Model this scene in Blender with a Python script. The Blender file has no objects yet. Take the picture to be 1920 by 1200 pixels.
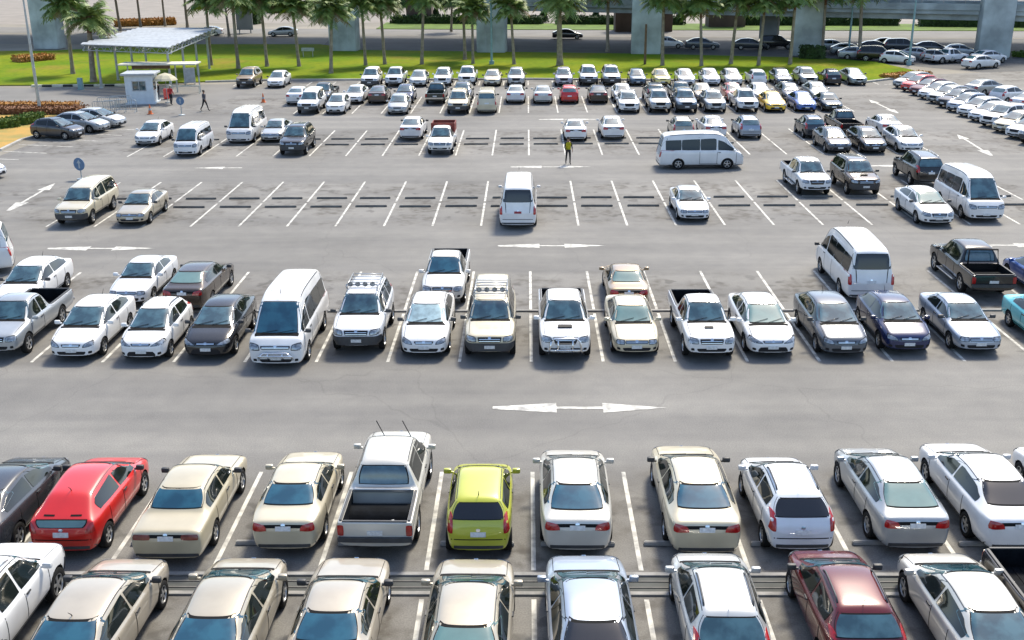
import bpy, bmesh, math, random
from mathutils import Vector, Matrix
from mathutils.bvhtree import BVHTree
R = math.radians
random.seed(7)
SC = bpy.context.scene
COL = SC.collection

# ------------------------------------------------------------------ camera, light, exposure
PITCH, YAW, ROLL, CAMH = R(19.4295), R(-0.85116), R(-0.37362), 13.844
fw = Vector((math.sin(YAW)*math.cos(PITCH), math.cos(YAW)*math.cos(PITCH), -math.sin(PITCH)))
rt = Vector((math.cos(YAW), -math.sin(YAW), 0)); up = rt.cross(fw)
r2 = rt*math.cos(ROLL) + up*math.sin(ROLL); u2 = -rt*math.sin(ROLL) + up*math.cos(ROLL)
cam = bpy.data.objects.new('camera', bpy.data.cameras.new('camera')); COL.objects.link(cam)
m = Matrix((r2, u2, -fw)).transposed().to_4x4(); m.translation = Vector((0, 0, CAMH)); cam.matrix_world = m
cam.data.sensor_width = 36; cam.data.lens = 2020.87/1920*36
cam.data.clip_start = .5; cam.data.clip_end = 3000
SC.camera = cam

SUN_EL, SUN_AZ = R(53), R(24)           # azimuth from +Y towards +X: the sun stands behind the scene, slightly right
world = bpy.data.worlds.new('World'); SC.world = world; world.use_nodes = True
wn = world.node_tree.nodes; wl = world.node_tree.links
sky = wn.new('ShaderNodeTexSky'); sky.sky_type = 'NISHITA'; sky.sun_disc = False
sky.sun_elevation = SUN_EL; sky.sun_rotation = SUN_AZ; sky.air_density = 1.0; sky.dust_density = 1.6
wl.new(sky.outputs[0], wn['Background'].inputs[0]); wn['Background'].inputs[1].default_value = 0.14
sl = bpy.data.lights.new('sun', 'SUN'); sl.energy = 2.8; sl.angle = R(11); sl.color = (1, .91, .75)
sun = bpy.data.objects.new('sun', sl); COL.objects.link(sun)
sd = Vector((math.sin(SUN_AZ)*math.cos(SUN_EL), math.cos(SUN_AZ)*math.cos(SUN_EL), math.sin(SUN_EL)))
sun.rotation_euler = sd.to_track_quat('Z', 'Y').to_euler(); sun.location = (60, 120, 150)
SC.view_settings.view_transform = 'Standard'; SC.view_settings.look = 'None'
SC.view_settings.exposure = 1.05; SC.view_settings.gamma = 1.0

# ------------------------------------------------------------------ materials
def mat(name, col, rough=.6, metal=0., noise=0., nscale=3., col2=None, coat=0., ior=1.5, bump=0., bscale=40., contrast=(.35, .65), spec=.5):
    mt = bpy.data.materials.new(name); mt.use_nodes = True
    nt = mt.node_tree; n = nt.nodes; b = n['Principled BSDF']
    b.inputs['Base Color'].default_value = (*col, 1); b.inputs['Roughness'].default_value = rough
    b.inputs['Metallic'].default_value = metal; b.inputs['IOR'].default_value = ior
    b.inputs['Specular IOR Level'].default_value = spec
    b.inputs['Coat Weight'].default_value = coat; b.inputs['Coat Roughness'].default_value = .06
    if noise or col2:
        tc = n.new('ShaderNodeTexCoord'); nz = n.new('ShaderNodeTexNoise'); nz.inputs['Scale'].default_value = nscale
        nz.inputs['Detail'].default_value = 6; nt.links.new(tc.outputs['Object'], nz.inputs['Vector'])
        rp = n.new('ShaderNodeValToRGB'); rp.color_ramp.elements[0].position = contrast[0]; rp.color_ramp.elements[1].position = contrast[1]
        c2 = col2 or tuple(c*(1-noise) for c in col)
        rp.color_ramp.elements[0].color = (*c2, 1); rp.color_ramp.elements[1].color = (*col, 1)
        nt.links.new(nz.outputs['Fac'], rp.inputs[0]); nt.links.new(rp.outputs[0], b.inputs['Base Color'])
    if bump:
        tc = n.new('ShaderNodeTexCoord'); nb = n.new('ShaderNodeTexNoise'); nb.inputs['Scale'].default_value = bscale
        nt.links.new(tc.outputs['Object'], nb.inputs['Vector'])
        bp = n.new('ShaderNodeBump'); bp.inputs['Strength'].default_value = bump; nt.links.new(nb.outputs['Fac'], bp.inputs['Height'])
        nt.links.new(bp.outputs[0], b.inputs['Normal'])
    return mt

PAINT_COL = dict(white=((.74, .74, .73), 0), white2=((.69, .71, .73), 0), pearl=((.62, .62, .60), .15), cream=((.55, .49, .35), .15),
    pale=((.50, .51, .50), .3), silver=((.38, .40, .41), .45), bluesilver=((.33, .38, .45), .45), grey=((.30, .32, .32), .4), grey2=((.27, .32, .31), .3),
    pearl2=((.58, .56, .50), .2), steel=((.10, .115, .135), .4), darkgrey=((.055, .06, .068), .3), dark=((.06, .06, .055), .2), black=((.012, .012, .013), 0), brown=((.10, .075, .06), .3),
    darkbrown=((.06, .045, .035), .3), beige=((.42, .37, .29), .25), champagne=((.42, .37, .28), .35), wheat=((.46, .40, .27), .05), gold=((.32, .23, .13), .35),
    red=((.58, .010, .006), 0), red2=((.48, .07, .05), 0), darkred=((.11, .008, .010), .1), lime=((.44, .46, .03), .05), yellow=((.85, .52, .01), 0),
    paleyellow=((.80, .66, .22), 0), blue=((.03, .10, .36), .2), navy=((.008, .018, .075), .1), bluegrey=((.055, .10, .16), .3), turquoise=((.05, .45, .50), .1),
    darkgreen=((.03, .042, .036), .2), lilac=((.36, .35, .42), .35), rust=((.78, .76, .72), 0))
PAINT = {}
def paint(k):
    if k not in PAINT:
        c, me = PAINT_COL[k]
        PAINT[k] = mat('paint_'+k, c, .38 if max(c) > .15 else .24, me, noise=.14, nscale=1.3, coat=.9 if max(c) > .15 else .6)
    return PAINT[k]
M = {}
M['dark'] = mat('black_plastic', (.014, .014, .016), .6, spec=.25)
M['trim'] = mat('grey_plastic', (.05, .052, .055), .55, noise=.3)
M['seam'] = mat('panel_gap', (.012, .012, .012), .8, spec=.15)
M['glass'] = mat('window_glass', (.050, .120, .145), .04, ior=1.9, col2=(.016, .050, .066), nscale=2.2, contrast=(.40, .60))  # blue of the reflected sky is put into the base colour
M['glass_side'] = mat('side_glass', (.007, .010, .008), .05, ior=1.55)
M['glass_blue'] = mat('sky_blue_glass', (.022, .10, .15), .05, ior=1.7, col2=(.012, .06, .10), nscale=2.2, contrast=(.40, .60))  # stronger blue, reflected sky painted into the glass colour
M['glass_green'] = mat('green_tint_glass', (.10, .20, .18), .05, ior=2.0, noise=.25, nscale=1.5)
M['glass_black'] = mat('black_film_glass', (.01, .011, .014), .05, ior=1.6)
M['glass_shade'] = mat('sunshade_glass', (.36, .50, .52), .12, metal=.3, ior=1.8, noise=.35, nscale=5)
M['tyre'] = mat('tyre_rubber', (.014, .014, .014), .85, noise=.3, nscale=8, spec=.2)
M['rim'] = mat('alloy', (.50, .51, .52), .32, .8, noise=.15)
M['lamp'] = mat('headlamp_lens', (.42, .45, .48), .08, .4, ior=1.7, noise=.7, nscale=9)
M['tail'] = mat('tail_lamp_lens', (.42, .012, .012), .12, 0, ior=1.7, noise=.4, nscale=9)
M['tail_brown'] = mat('smoked_tail_lamp', (.20, .03, .02), .15, ior=1.6, noise=.4, nscale=7)
M['chrome'] = mat('chrome', (.72, .73, .74), .12, 1., noise=.1)
M['plate'] = mat('white_plate', (.66, .67, .66), .45, noise=.25, nscale=14)
M['plate_red'] = mat('red_plate', (.30, .02, .03), .45, noise=.2, nscale=14)
M['bed'] = mat('bed_liner', (.008, .010, .013), .85, noise=.5, nscale=5, spec=.12)
M['cargo'] = mat('rust_red_panel', (.22, .03, .02), .6, noise=.4, nscale=4)

# ------------------------------------------------------------------ mesh helpers
def link(name, me, parent=None, mats=()):
    o = bpy.data.objects.new(name, me); COL.objects.link(o)
    if parent: o.parent = parent
    return o
def bm_mesh(bm, name, mats, smooth=False, angle=None):
    me = bpy.data.meshes.new(name); bmesh.ops.recalc_face_normals(bm, faces=bm.faces[:]); bm.to_mesh(me); bm.free()
    for k in mats: me.materials.append(k)
    if smooth:
        for p in me.polygons: p.use_smooth = True
        if angle: me.set_sharp_from_angle(angle=R(angle))
    return me
def box(bm, c, s, rz=0, bevel=0, mi=0):
    ret = bmesh.ops.create_cube(bm, size=1)
    vs = ret['verts']; mm = Matrix.Translation(c) @ Matrix.Rotation(rz, 4, 'Z') @ Matrix.Diagonal((s[0], s[1], s[2], 1))
    bmesh.ops.transform(bm, matrix=mm, verts=vs)
    fs = list({f for v in vs for f in v.link_faces})
    for f in fs: f.material_index = mi
    if bevel:
        bmesh.ops.bevel(bm, geom=list({e for v in vs for e in v.link_edges}), offset=bevel, segments=2, affect='EDGES', profile=.5)
    return vs
def tube(bm, pts, r, seg=6, mi=0, r1=None):
    pts = [Vector(p) for p in pts]; rings = []
    n = len(pts)
    for i, p in enumerate(pts):
        d = (pts[min(i+1, n-1)] - pts[max(i-1, 0)]).normalized()
        a = d.cross(Vector((0, 0, 1)) if abs(d.z) < .9 else Vector((1, 0, 0))).normalized(); b = d.cross(a)
        rr = r if r1 is None else r + (r1-r)*i/(n-1)
        rings.append([bm.verts.new(p + (a*math.cos(2*math.pi*k/seg) + b*math.sin(2*math.pi*k/seg))*rr) for k in range(seg)])
    for i in range(n-1):
        for k in range(seg):
            f = bm.faces.new((rings[i][k], rings[i][(k+1) % seg], rings[i+1][(k+1) % seg], rings[i+1][k])); f.material_index = mi
    f = bm.faces.new(rings[0]); f.material_index = mi
    f = bm.faces.new(rings[-1][::-1]); f.material_index = mi
def lathe(bm, prof, seg=20, axis='Z', mi=0, off=(0, 0, 0)):
    rings = []
    for r, h in prof:
        ring = []
        for k in range(seg):
            a = 2*math.pi*k/seg; x, y = r*math.cos(a), r*math.sin(a)
            p = (x, y, h) if axis == 'Z' else (h, x, y)
            ring.append(bm.verts.new(Vector(p)+Vector(off)))
        rings.append(ring)
    for i in range(len(prof)-1):
        for k in range(seg):
            f = bm.faces.new((rings[i][k], rings[i][(k+1) % seg], rings[i+1][(k+1) % seg], rings[i+1][k])); f.material_index = mi
    if prof[0][0] > 1e-4: bm.faces.new(rings[0][::-1]).material_index = mi
    if prof[-1][0] > 1e-4: bm.faces.new(rings[-1]).material_index = mi
def interp(tab, s):
    if s <= tab[0][0]: return tab[0][1]
    for (a, va), (b, vb) in zip(tab, tab[1:]):
        if s <= b: return va + (vb-va)*(s-a)/max(b-a, 1e-6)
    return tab[-1][1]
def tag(o, label=None, cat=None, group=None, kind=None):
    if label: o['label'] = label
    if cat: o['category'] = cat
    if group: o['group'] = group
    if kind: o['kind'] = kind
    return o
def empty(name, loc, rz=0, label=None, cat=None, group=None):
    o = bpy.data.objects.new(name, None); COL.objects.link(o); o.location = loc; o.rotation_euler = (0, 0, rz)
    o.empty_display_size = .3
    return tag(o, label, cat, group)

# ------------------------------------------------------------------ vehicle bodies
TYPES = {
 'sedan':        dict(L=4.55, W=1.75, H=1.52, nz=.76, cs=1.02, cz=.97, ws=1.92, wz=1.44, ps=2.5, rs=3.42, rz=1.45, bs=4.20, bz=1.09, tz=1.05, b0=.95, b1=1.0, tw=.61, a0=.86, a1=3.46, wr=.31),
 'sedan_b':      dict(L=4.5, W=1.76, H=1.49, nz=.74, cs=.95, cz=.96, ws=1.92, wz=1.41, ps=2.45, rs=3.34, rz=1.42, bs=4.18, bz=1.07, tz=1.04, b0=.93, b1=1.0, tw=.58, a0=.88, a1=3.52, wr=.33, face=1),
 'sedan_large':  dict(L=4.8, W=1.80, H=1.48, nz=.77, cs=1.12, cz=.97, ws=2.02, wz=1.41, ps=2.7, rs=3.52, rz=1.42, bs=4.38, bz=1.10, tz=1.05, b0=.95, b1=1.0, tw=.60, face=2, a0=.94, a1=3.72, wr=.32),
 'sedan_old':    dict(L=4.4, W=1.70, H=1.40, nz=.72, cs=1.22, cz=.90, ws=1.95, wz=1.33, ps=2.4, rs=3.12, rz=1.35, bs=3.78, bz=1.02, tz=.99, b0=.89, b1=.94, tw=.58, a0=.84, a1=3.42, wr=.30),
 'sedan_boxy':   dict(L=4.55, W=1.72, H=1.43, nz=.78, cs=1.25, cz=.93, ws=1.80, wz=1.36, ps=2.4, rs=3.20, rz=1.39, bs=3.70, bz=.99, tz=.97, b0=.91, b1=.94, tw=.60, a0=.80, a1=3.42, wr=.31, boxy=1),
 'hatch':        dict(L=3.9, W=1.69, H=1.53, nz=.80, cs=.82, cz=.98, ws=1.75, wz=1.46, ps=2.2, rs=3.25, rz=1.45, bs=3.78, bz=1.00, tz=.92, b0=.95, b1=1.02, tw=.57, a0=.74, a1=3.26, wr=.30, face=1),
 'hatch_small':  dict(L=3.6, W=1.60, H=1.49, nz=.80, cs=.72, cz=.98, ws=1.45, wz=1.42, ps=1.9, rs=3.08, rz=1.42, bs=3.50, bz=.98, tz=.90, b0=.95, b1=1.02, tw=.55, a0=.66, a1=3.04, wr=.28),
 'hatch_sport':  dict(L=4.1, W=1.75, H=1.50, nz=.76, cs=.92, cz=.97, ws=1.75, wz=1.43, ps=2.3, rs=3.3, rz=1.40, bs=3.98, bz=.98, tz=.90, b0=.94, b1=1.0, tw=.55, a0=.82, a1=3.40, wr=.32),
 'suv':          dict(L=4.7, W=1.84, H=1.84, nz=1.02, cs=1.15, cz=1.18, ws=1.82, wz=1.75, ps=2.3, rs=4.2, rz=1.76, bs=4.58, bz=1.22, tz=1.12, b0=1.14, b1=1.18, tw=.62, a0=.86, a1=3.60, wr=.38, cl=.34),
 'crossover':    dict(L=4.5, W=1.82, H=1.68, nz=.92, cs=1.05, cz=1.08, ws=1.85, wz=1.60, ps=2.4, rs=3.75, rz=1.60, bs=4.38, bz=1.14, tz=1.05, b0=1.05, b1=1.10, tw=.60, a0=.86, a1=3.50, wr=.35, cl=.26, face=2),
 'van':          dict(L=5.38, W=1.92, H=2.34, nz=.98, cs=.42, cz=1.16, ws=1.22, wz=2.10, ps=1.9, rs=5.08, rz=2.22, bs=5.28, bz=1.30, tz=1.10, b0=1.16, b1=1.18, tw=.70, a0=1.05, a1=4.15, wr=.34, sq=1),
 'van_old':      dict(L=4.6, W=1.69, H=1.96, nz=.95, cs=.38, cz=1.08, ws=.98, wz=1.82, ps=1.6, rs=4.3, rz=1.90, bs=4.5, bz=1.18, tz=1.05, b0=1.06, b1=1.08, tw=.66, a0=.95, a1=3.40, wr=.32, sq=1),
 'pickup':       dict(L=5.2, W=1.76, H=1.72, nz=.96, cs=1.22, cz=1.10, ws=1.86, wz=1.64, ps=2.3, rs=2.95, rz=1.66, bs=3.12, bz=1.04, tz=1.04, b0=1.03, b1=1.02, tw=.60, a0=.92, a1=3.95, wr=.37, cl=.34, bed=(3.22, 5.12)),
 'pickup_double':dict(L=5.25, W=1.82, H=1.80, nz=1.02, cs=1.22, cz=1.16, ws=1.86, wz=1.72, ps=2.35, rs=3.42, rz=1.73, bs=3.60, bz=1.08, tz=1.08, b0=1.09, b1=1.06, tw=.61, a0=.94, a1=4.02, wr=.39, cl=.36, bed=(3.70, 5.16), face=2),
 'pickup_canopy':dict(L=5.25, W=1.80, H=1.86, nz=1.00, cs=1.22, cz=1.14, ws=1.86, wz=1.70, ps=3.2, rs=4.98, rz=1.82, bs=5.14, bz=1.14, tz=1.06, b0=1.08, b1=1.10, tw=.64, a0=.94, a1=4.02, wr=.37, cl=.34),
}
SX = 1.0
class Body: pass
def make_body(P):
    L, W, H = P['L'], P['W'], P['H']; cs, ws, ps, rs, bs = P['cs'], P['ws'], P['ps'], P['rs'], P['bs']
    cl = P.get('cl', .19); hw = W/2; sq = P.get('sq', 0); boxy = P.get('boxy', 0)
    nz, cz, tz = P['nz'], P['cz'], P['tz']
    top = [(0, nz-.24), (.035, nz-.10), (.13, nz), (cs*.55, nz+(cz-nz)*(.62 if not boxy else .55)), (cs, cz), (ws, P['wz']), (ps, H), (rs, P['rz']), (bs, P['bz']), (max(L-.10, bs+.02), tz), (L-.03, tz-.10), (L, tz-.26)]
    if P.get('bed'): top = top[:-3] + [(L-.02, tz), (L, tz-.03)]
    mid = (ws+rs)/2
    blt = [(0, nz-.27), (.04, nz-.16), (.15, nz-.06), (cs*.55, nz-.02+.3*(cz-nz)), (cs, min(cz-.06, P['b0'])), (ws, P['b0']), (rs, P['b1']), (bs, min(P['b1'], P['bz']-.04)), (L-.10, tz-.05), (L-.03, tz-.15), (L, tz-.30)]
    if P.get('bed'): blt = blt[:-4] + [(bs, P['bz']-.03), (L-.02, tz-.03), (L, tz-.07)]
    bot = [(0, cl+.08), (.08, cl+.02), (.5, cl), (L-.7, cl), (L-.1, cl+.03), (L, cl+.09)]
    if sq or boxy: wk = [(0, .86), (.05, .93), (.22, .975), (.7, 1), (L-.6, 1), (L-.15, .97), (L-.04, .94), (L, .89)]
    elif P.get('bed'): wk = [(0, .76), (.04, .85), (.16, .93), (.5, .98), (1, 1), (L-.2, 1), (L-.02, .985), (L, .97)]
    else: wk = [(0, .66), (.04, .77), (.16, .89), (.45, .96), (.95, 1), (L-1, 1), (L-.45, .97), (L-.14, .90), (L-.04, .83), (L, .74)]
    wid = lambda s: hw*interp(wk, s)
    tw = P['tw']
    twt = [(0, .62*hw), (.2, .76*hw), (cs, .80*hw), (ws, tw+.01), (ps, tw), (rs, tw-.01), (bs, .80*hw if not P.get('bed') else .93*hw), (L, (.72 if not P.get('bed') else .93)*hw)]
    ss = [0, .035, .09, .2, .45, cs*.62, cs-.07, cs+.06, (cs+ws)/2, ws-.07, ws+.08, ps, (ps+rs)/2, rs-.09, rs+.05, (rs+bs)/2, bs-.04, bs+.05, (bs+L)/2, L-.2, L-.09, L-.035, L]
    if P.get('bed'): ss += [bs+.7, L-.5]
    out = []
    for s in sorted(ss):
        if 0 <= s <= L and (not out or s-out[-1] > .028): out.append(s)
    out[-1] = L
    bm = bmesh.new(); rows = []
    for s in out:
        w = wid(s); b = interp(bot, s); t = interp(top, s); e = min(interp(blt, s), t-.02); d = t-e; h = min(interp(twt, s), .93*w)
        half = [(0, b), (.80*w, b), (.955*w, b+.10*(e-b)+.02), (w, b+.50*(e-b)), (.99*w, e-.12*(e-b)), (.955*w, e)]
        z7 = e + max(d-.075, .72*d)
        k = .90*w if d > .2 else .5*(.955*w+h)+.02
        half += [(max(k, h+.012), e+min(.03, .3*d)), (h, z7), (h*.86, e+max(d-.022, .92*d)), (h*.45, e+max(d-.004, .985*d)), (0, t)]
        rows.append((s, half))
    n = len(rows[0][1]); grid = []
    for s, half in rows:
        y = s-L/2
        g = [bm.verts.new((x, y, z)) for x, z in half] + [bm.verts.new((-x, y, z)) for x, z in half[-2:0:-1]]
        grid.append(g)
    m_ = len(grid[0])
    for i in range(len(grid)-1):
        for k in range(m_): bm.faces.new((grid[i][k], grid[i][(k+1) % m_], grid[i+1][(k+1) % m_], grid[i+1][k]))
    for g in (grid[0], grid[-1]):
        for i in range(n-1):
            a, b_ = g[i], g[i+1]; c, d_ = g[(m_-i) % m_], g[(m_-i-1) % m_]
            vs = []
            for v in (a, b_, d_, c):
                if v not in vs: vs.append(v)
            bm.faces.new(vs)
    bmesh.ops.recalc_face_normals(bm, faces=bm.faces[:])
    me = bpy.data.meshes.new('tmp'); bm.to_mesh(me); bm.free()
    o = link('tmp', me); mod = o.modifiers.new('s', 'SUBSURF'); mod.levels = 2; mod.render_levels = 2
    dg = bpy.context.evaluated_depsgraph_get()
    sm = bpy.data.meshes.new_from_object(o.evaluated_get(dg))
    # cutters
    bc = bmesh.new(); ar = P['wr']+.055
    for a in (P['a0'], P['a1']):
        lathe(bc, [(ar, -1.3), (ar, 1.3)], 28, 'X', 0, (0, a-L/2, P['wr']))
    if P.get('bed'):
        s0, s1 = P['bed']; box(bc, (0, (s0+s1)/2-L/2, tz-.45+.5), (W-.30, s1-s0, 1.0))
    bmesh.ops.recalc_face_normals(bc, faces=bc.faces[:])
    cm = bpy.data.meshes.new('cut'); bc.to_mesh(cm); bc.free(); co = link('cut', cm)
    o2 = link('tmp2', sm.copy()); mb = o2.modifiers.new('b', 'BOOLEAN'); mb.operation = 'DIFFERENCE'; mb.solver = 'EXACT'; mb.object = co
    dg = bpy.context.evaluated_depsgraph_get(); dg.update()
    fm = bpy.data.meshes.new_from_object(o2.evaluated_get(dg))
    for q in (o, o2, co): bpy.data.objects.remove(q)
    fm.name = 'body'; fm.materials.clear(); fm.materials.append(paint('white')); fm.materials.append(M['dark']); fm.materials.append(M['bed'])
    for p in fm.polygons:
        p.use_smooth = True; p.material_index = 0; c = p.center
        for a in (P['a0'], P['a1']):
            r = math.hypot(c.y-(a-L/2), c.z-P['wr'])
            if r < ar+.004 and c.z > .02: p.material_index = 1
        if P.get('bed'):
            s0, s1 = P['bed']
            if s0-.01 < c.y+L/2 < s1+.01 and abs(c.x) < (W-.30)/2+.01 and tz-.5 < c.z < tz-.02: p.material_index = 2
        if c.z < cl+.10 and p.normal.z < -.3: p.material_index = 1
    fm.set_sharp_from_angle(angle=R(38))
    B = Body(); B.mesh = fm; B.P = P
    B.bvh = BVHTree.FromPolygons([v.co.copy() for v in sm.vertices], [tuple(p.vertices) for p in sm.polygons])
    B.top = lambda s: interp(top, s); B.belt = lambda s: min(interp(blt, s), interp(top, s)-.02); B.wid = wid
    B.tw = lambda s: interp(twt, s)
    return B

def patch(B, fn, nu, nv, material, name, off=.006, k=.10, depth=.02, extra=None):
    """a thin solid shell lying on the body: fn(u, v) in 0..1 gives a ray (origin, direction)"""
    bm = bmesh.new()
    def one(fn):
        g = []
        for i in range(nu+1):
            row = []
            for j in range(nv+1):
                u, v = 2*i/nu-1, 2*j/nv-1
                u, v = u*math.sqrt(1-k*v*v), v*math.sqrt(1-k*u*u)
                o, d = fn((u+1)/2, (v+1)/2)
                h = B.bvh.ray_cast(Vector(o), Vector(d))
                if h[0] is None: h = B.bvh.find_nearest(Vector(o))
                nrm = h[1]; 
                if nrm.dot(Vector(d)) > 0: nrm = -nrm
                row.append((h[0]+nrm*off, h[0]-nrm*depth))
            g.append(row)
        T = [[bm.verts.new(p[0]) for p in row] for row in g]
        Bk = {}
        for i in range(nu+1):
            for j in range(nv+1):
                if i in (0, nu) or j in (0, nv): Bk[i, j] = bm.verts.new(g[i][j][1])
        for i in range(nu):
            for j in range(nv): bm.faces.new((T[i][j], T[i+1][j], T[i+1][j+1], T[i][j+1]))
        ring = [(i, 0) for i in range(nu)] + [(nu, j) for j in range(nv)] + [(i, nv) for i in range(nu, 0, -1)] + [(0, j) for j in range(nv, 0, -1)]
        for a, b in zip(ring, ring[1:]+ring[:1]):
            bm.faces.new((T[a[0]][a[1]], Bk[a], Bk[b], T[b[0]][b[1]]))
    for f in (fn if isinstance(fn, list) else [fn]): one(f)
    return bm_mesh(bm, name, [material], True, 50)

def quad_ray(c00, c10, c11, c01, axis):
    """bilinear quad in a projection plane; axis 'F' front (x,z), 'B' back (x,z), 'L'/'R' side (y,z), 'T' top (x,y)"""
    def f(u, v):
        a = c00[0]*(1-u)*(1-v)+c10[0]*u*(1-v)+c11[0]*u*v+c01[0]*(1-u)*v
        b = c00[1]*(1-u)*(1-v)+c10[1]*u*(1-v)+c11[1]*u*v+c01[1]*(1-u)*v
        if axis == 'F': return (a, -9, b), (0, 1, 0)
        if axis == 'B': return (a, 9, b), (0, -1, 0)
        if axis == 'R': return (9, a, b), (-1, 0, 0)
        if axis == 'L': return (-9, a, b), (1, 0, 0)
        return (a, b, 9), (0, 0, -1)
    return f

WHEEL = {}
def wheel_meshes(r):
    key = round(r, 2)
    if key in WHEEL: return WHEEL[key]
    w = .105; ri = r*.66
    bm = bmesh.new()
    lathe(bm, [(ri*.98, -w*.55), (ri, -w*.92), (r*.90, -w), (r*.975, -w*.85), (r, -w*.5), (r, w*.5), (r*.975, w*.85), (r*.90, w), (ri, w*.92), (ri*.98, w*.55)], 26, 'X')
    ty = bm_mesh(bm, 'tyre', [M['tyre']], True, 45)
    bm = bmesh.new()
    lathe(bm, [(ri*1.0, -w*.3), (ri*1.0, w*.80), (ri*.90, w*.86), (ri*.86, w*.45), (ri*.84, -w*.3)], 26, 'X', 0)
    lathe(bm, [(ri*.84, w*.10), (ri*.82, w*.12), (.001, w*.12)], 26, 'X', 1)
    lathe(bm, [(ri*.24, w*.1), (ri*.22, w*.72), (ri*.12, w*.80), (.001, w*.80)], 12, 'X', 0)
    for k in range(5):
        a = 2*math.pi*k/5; n0 = len(bm.verts)
        vs = box(bm, (w*.55, 0, ri*.54), (w*.34, ri*.26, ri*.72))
        bmesh.ops.rotate(bm, verts=vs, cent=(0, 0, 0), matrix=Matrix.Rotation(a, 3, 'X'))
    rm = bm_mesh(bm, 'rim', [M['rim'], M['dark']], True, 35)
    WHEEL[key] = (ty, rm); return WHEEL[key]

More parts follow.
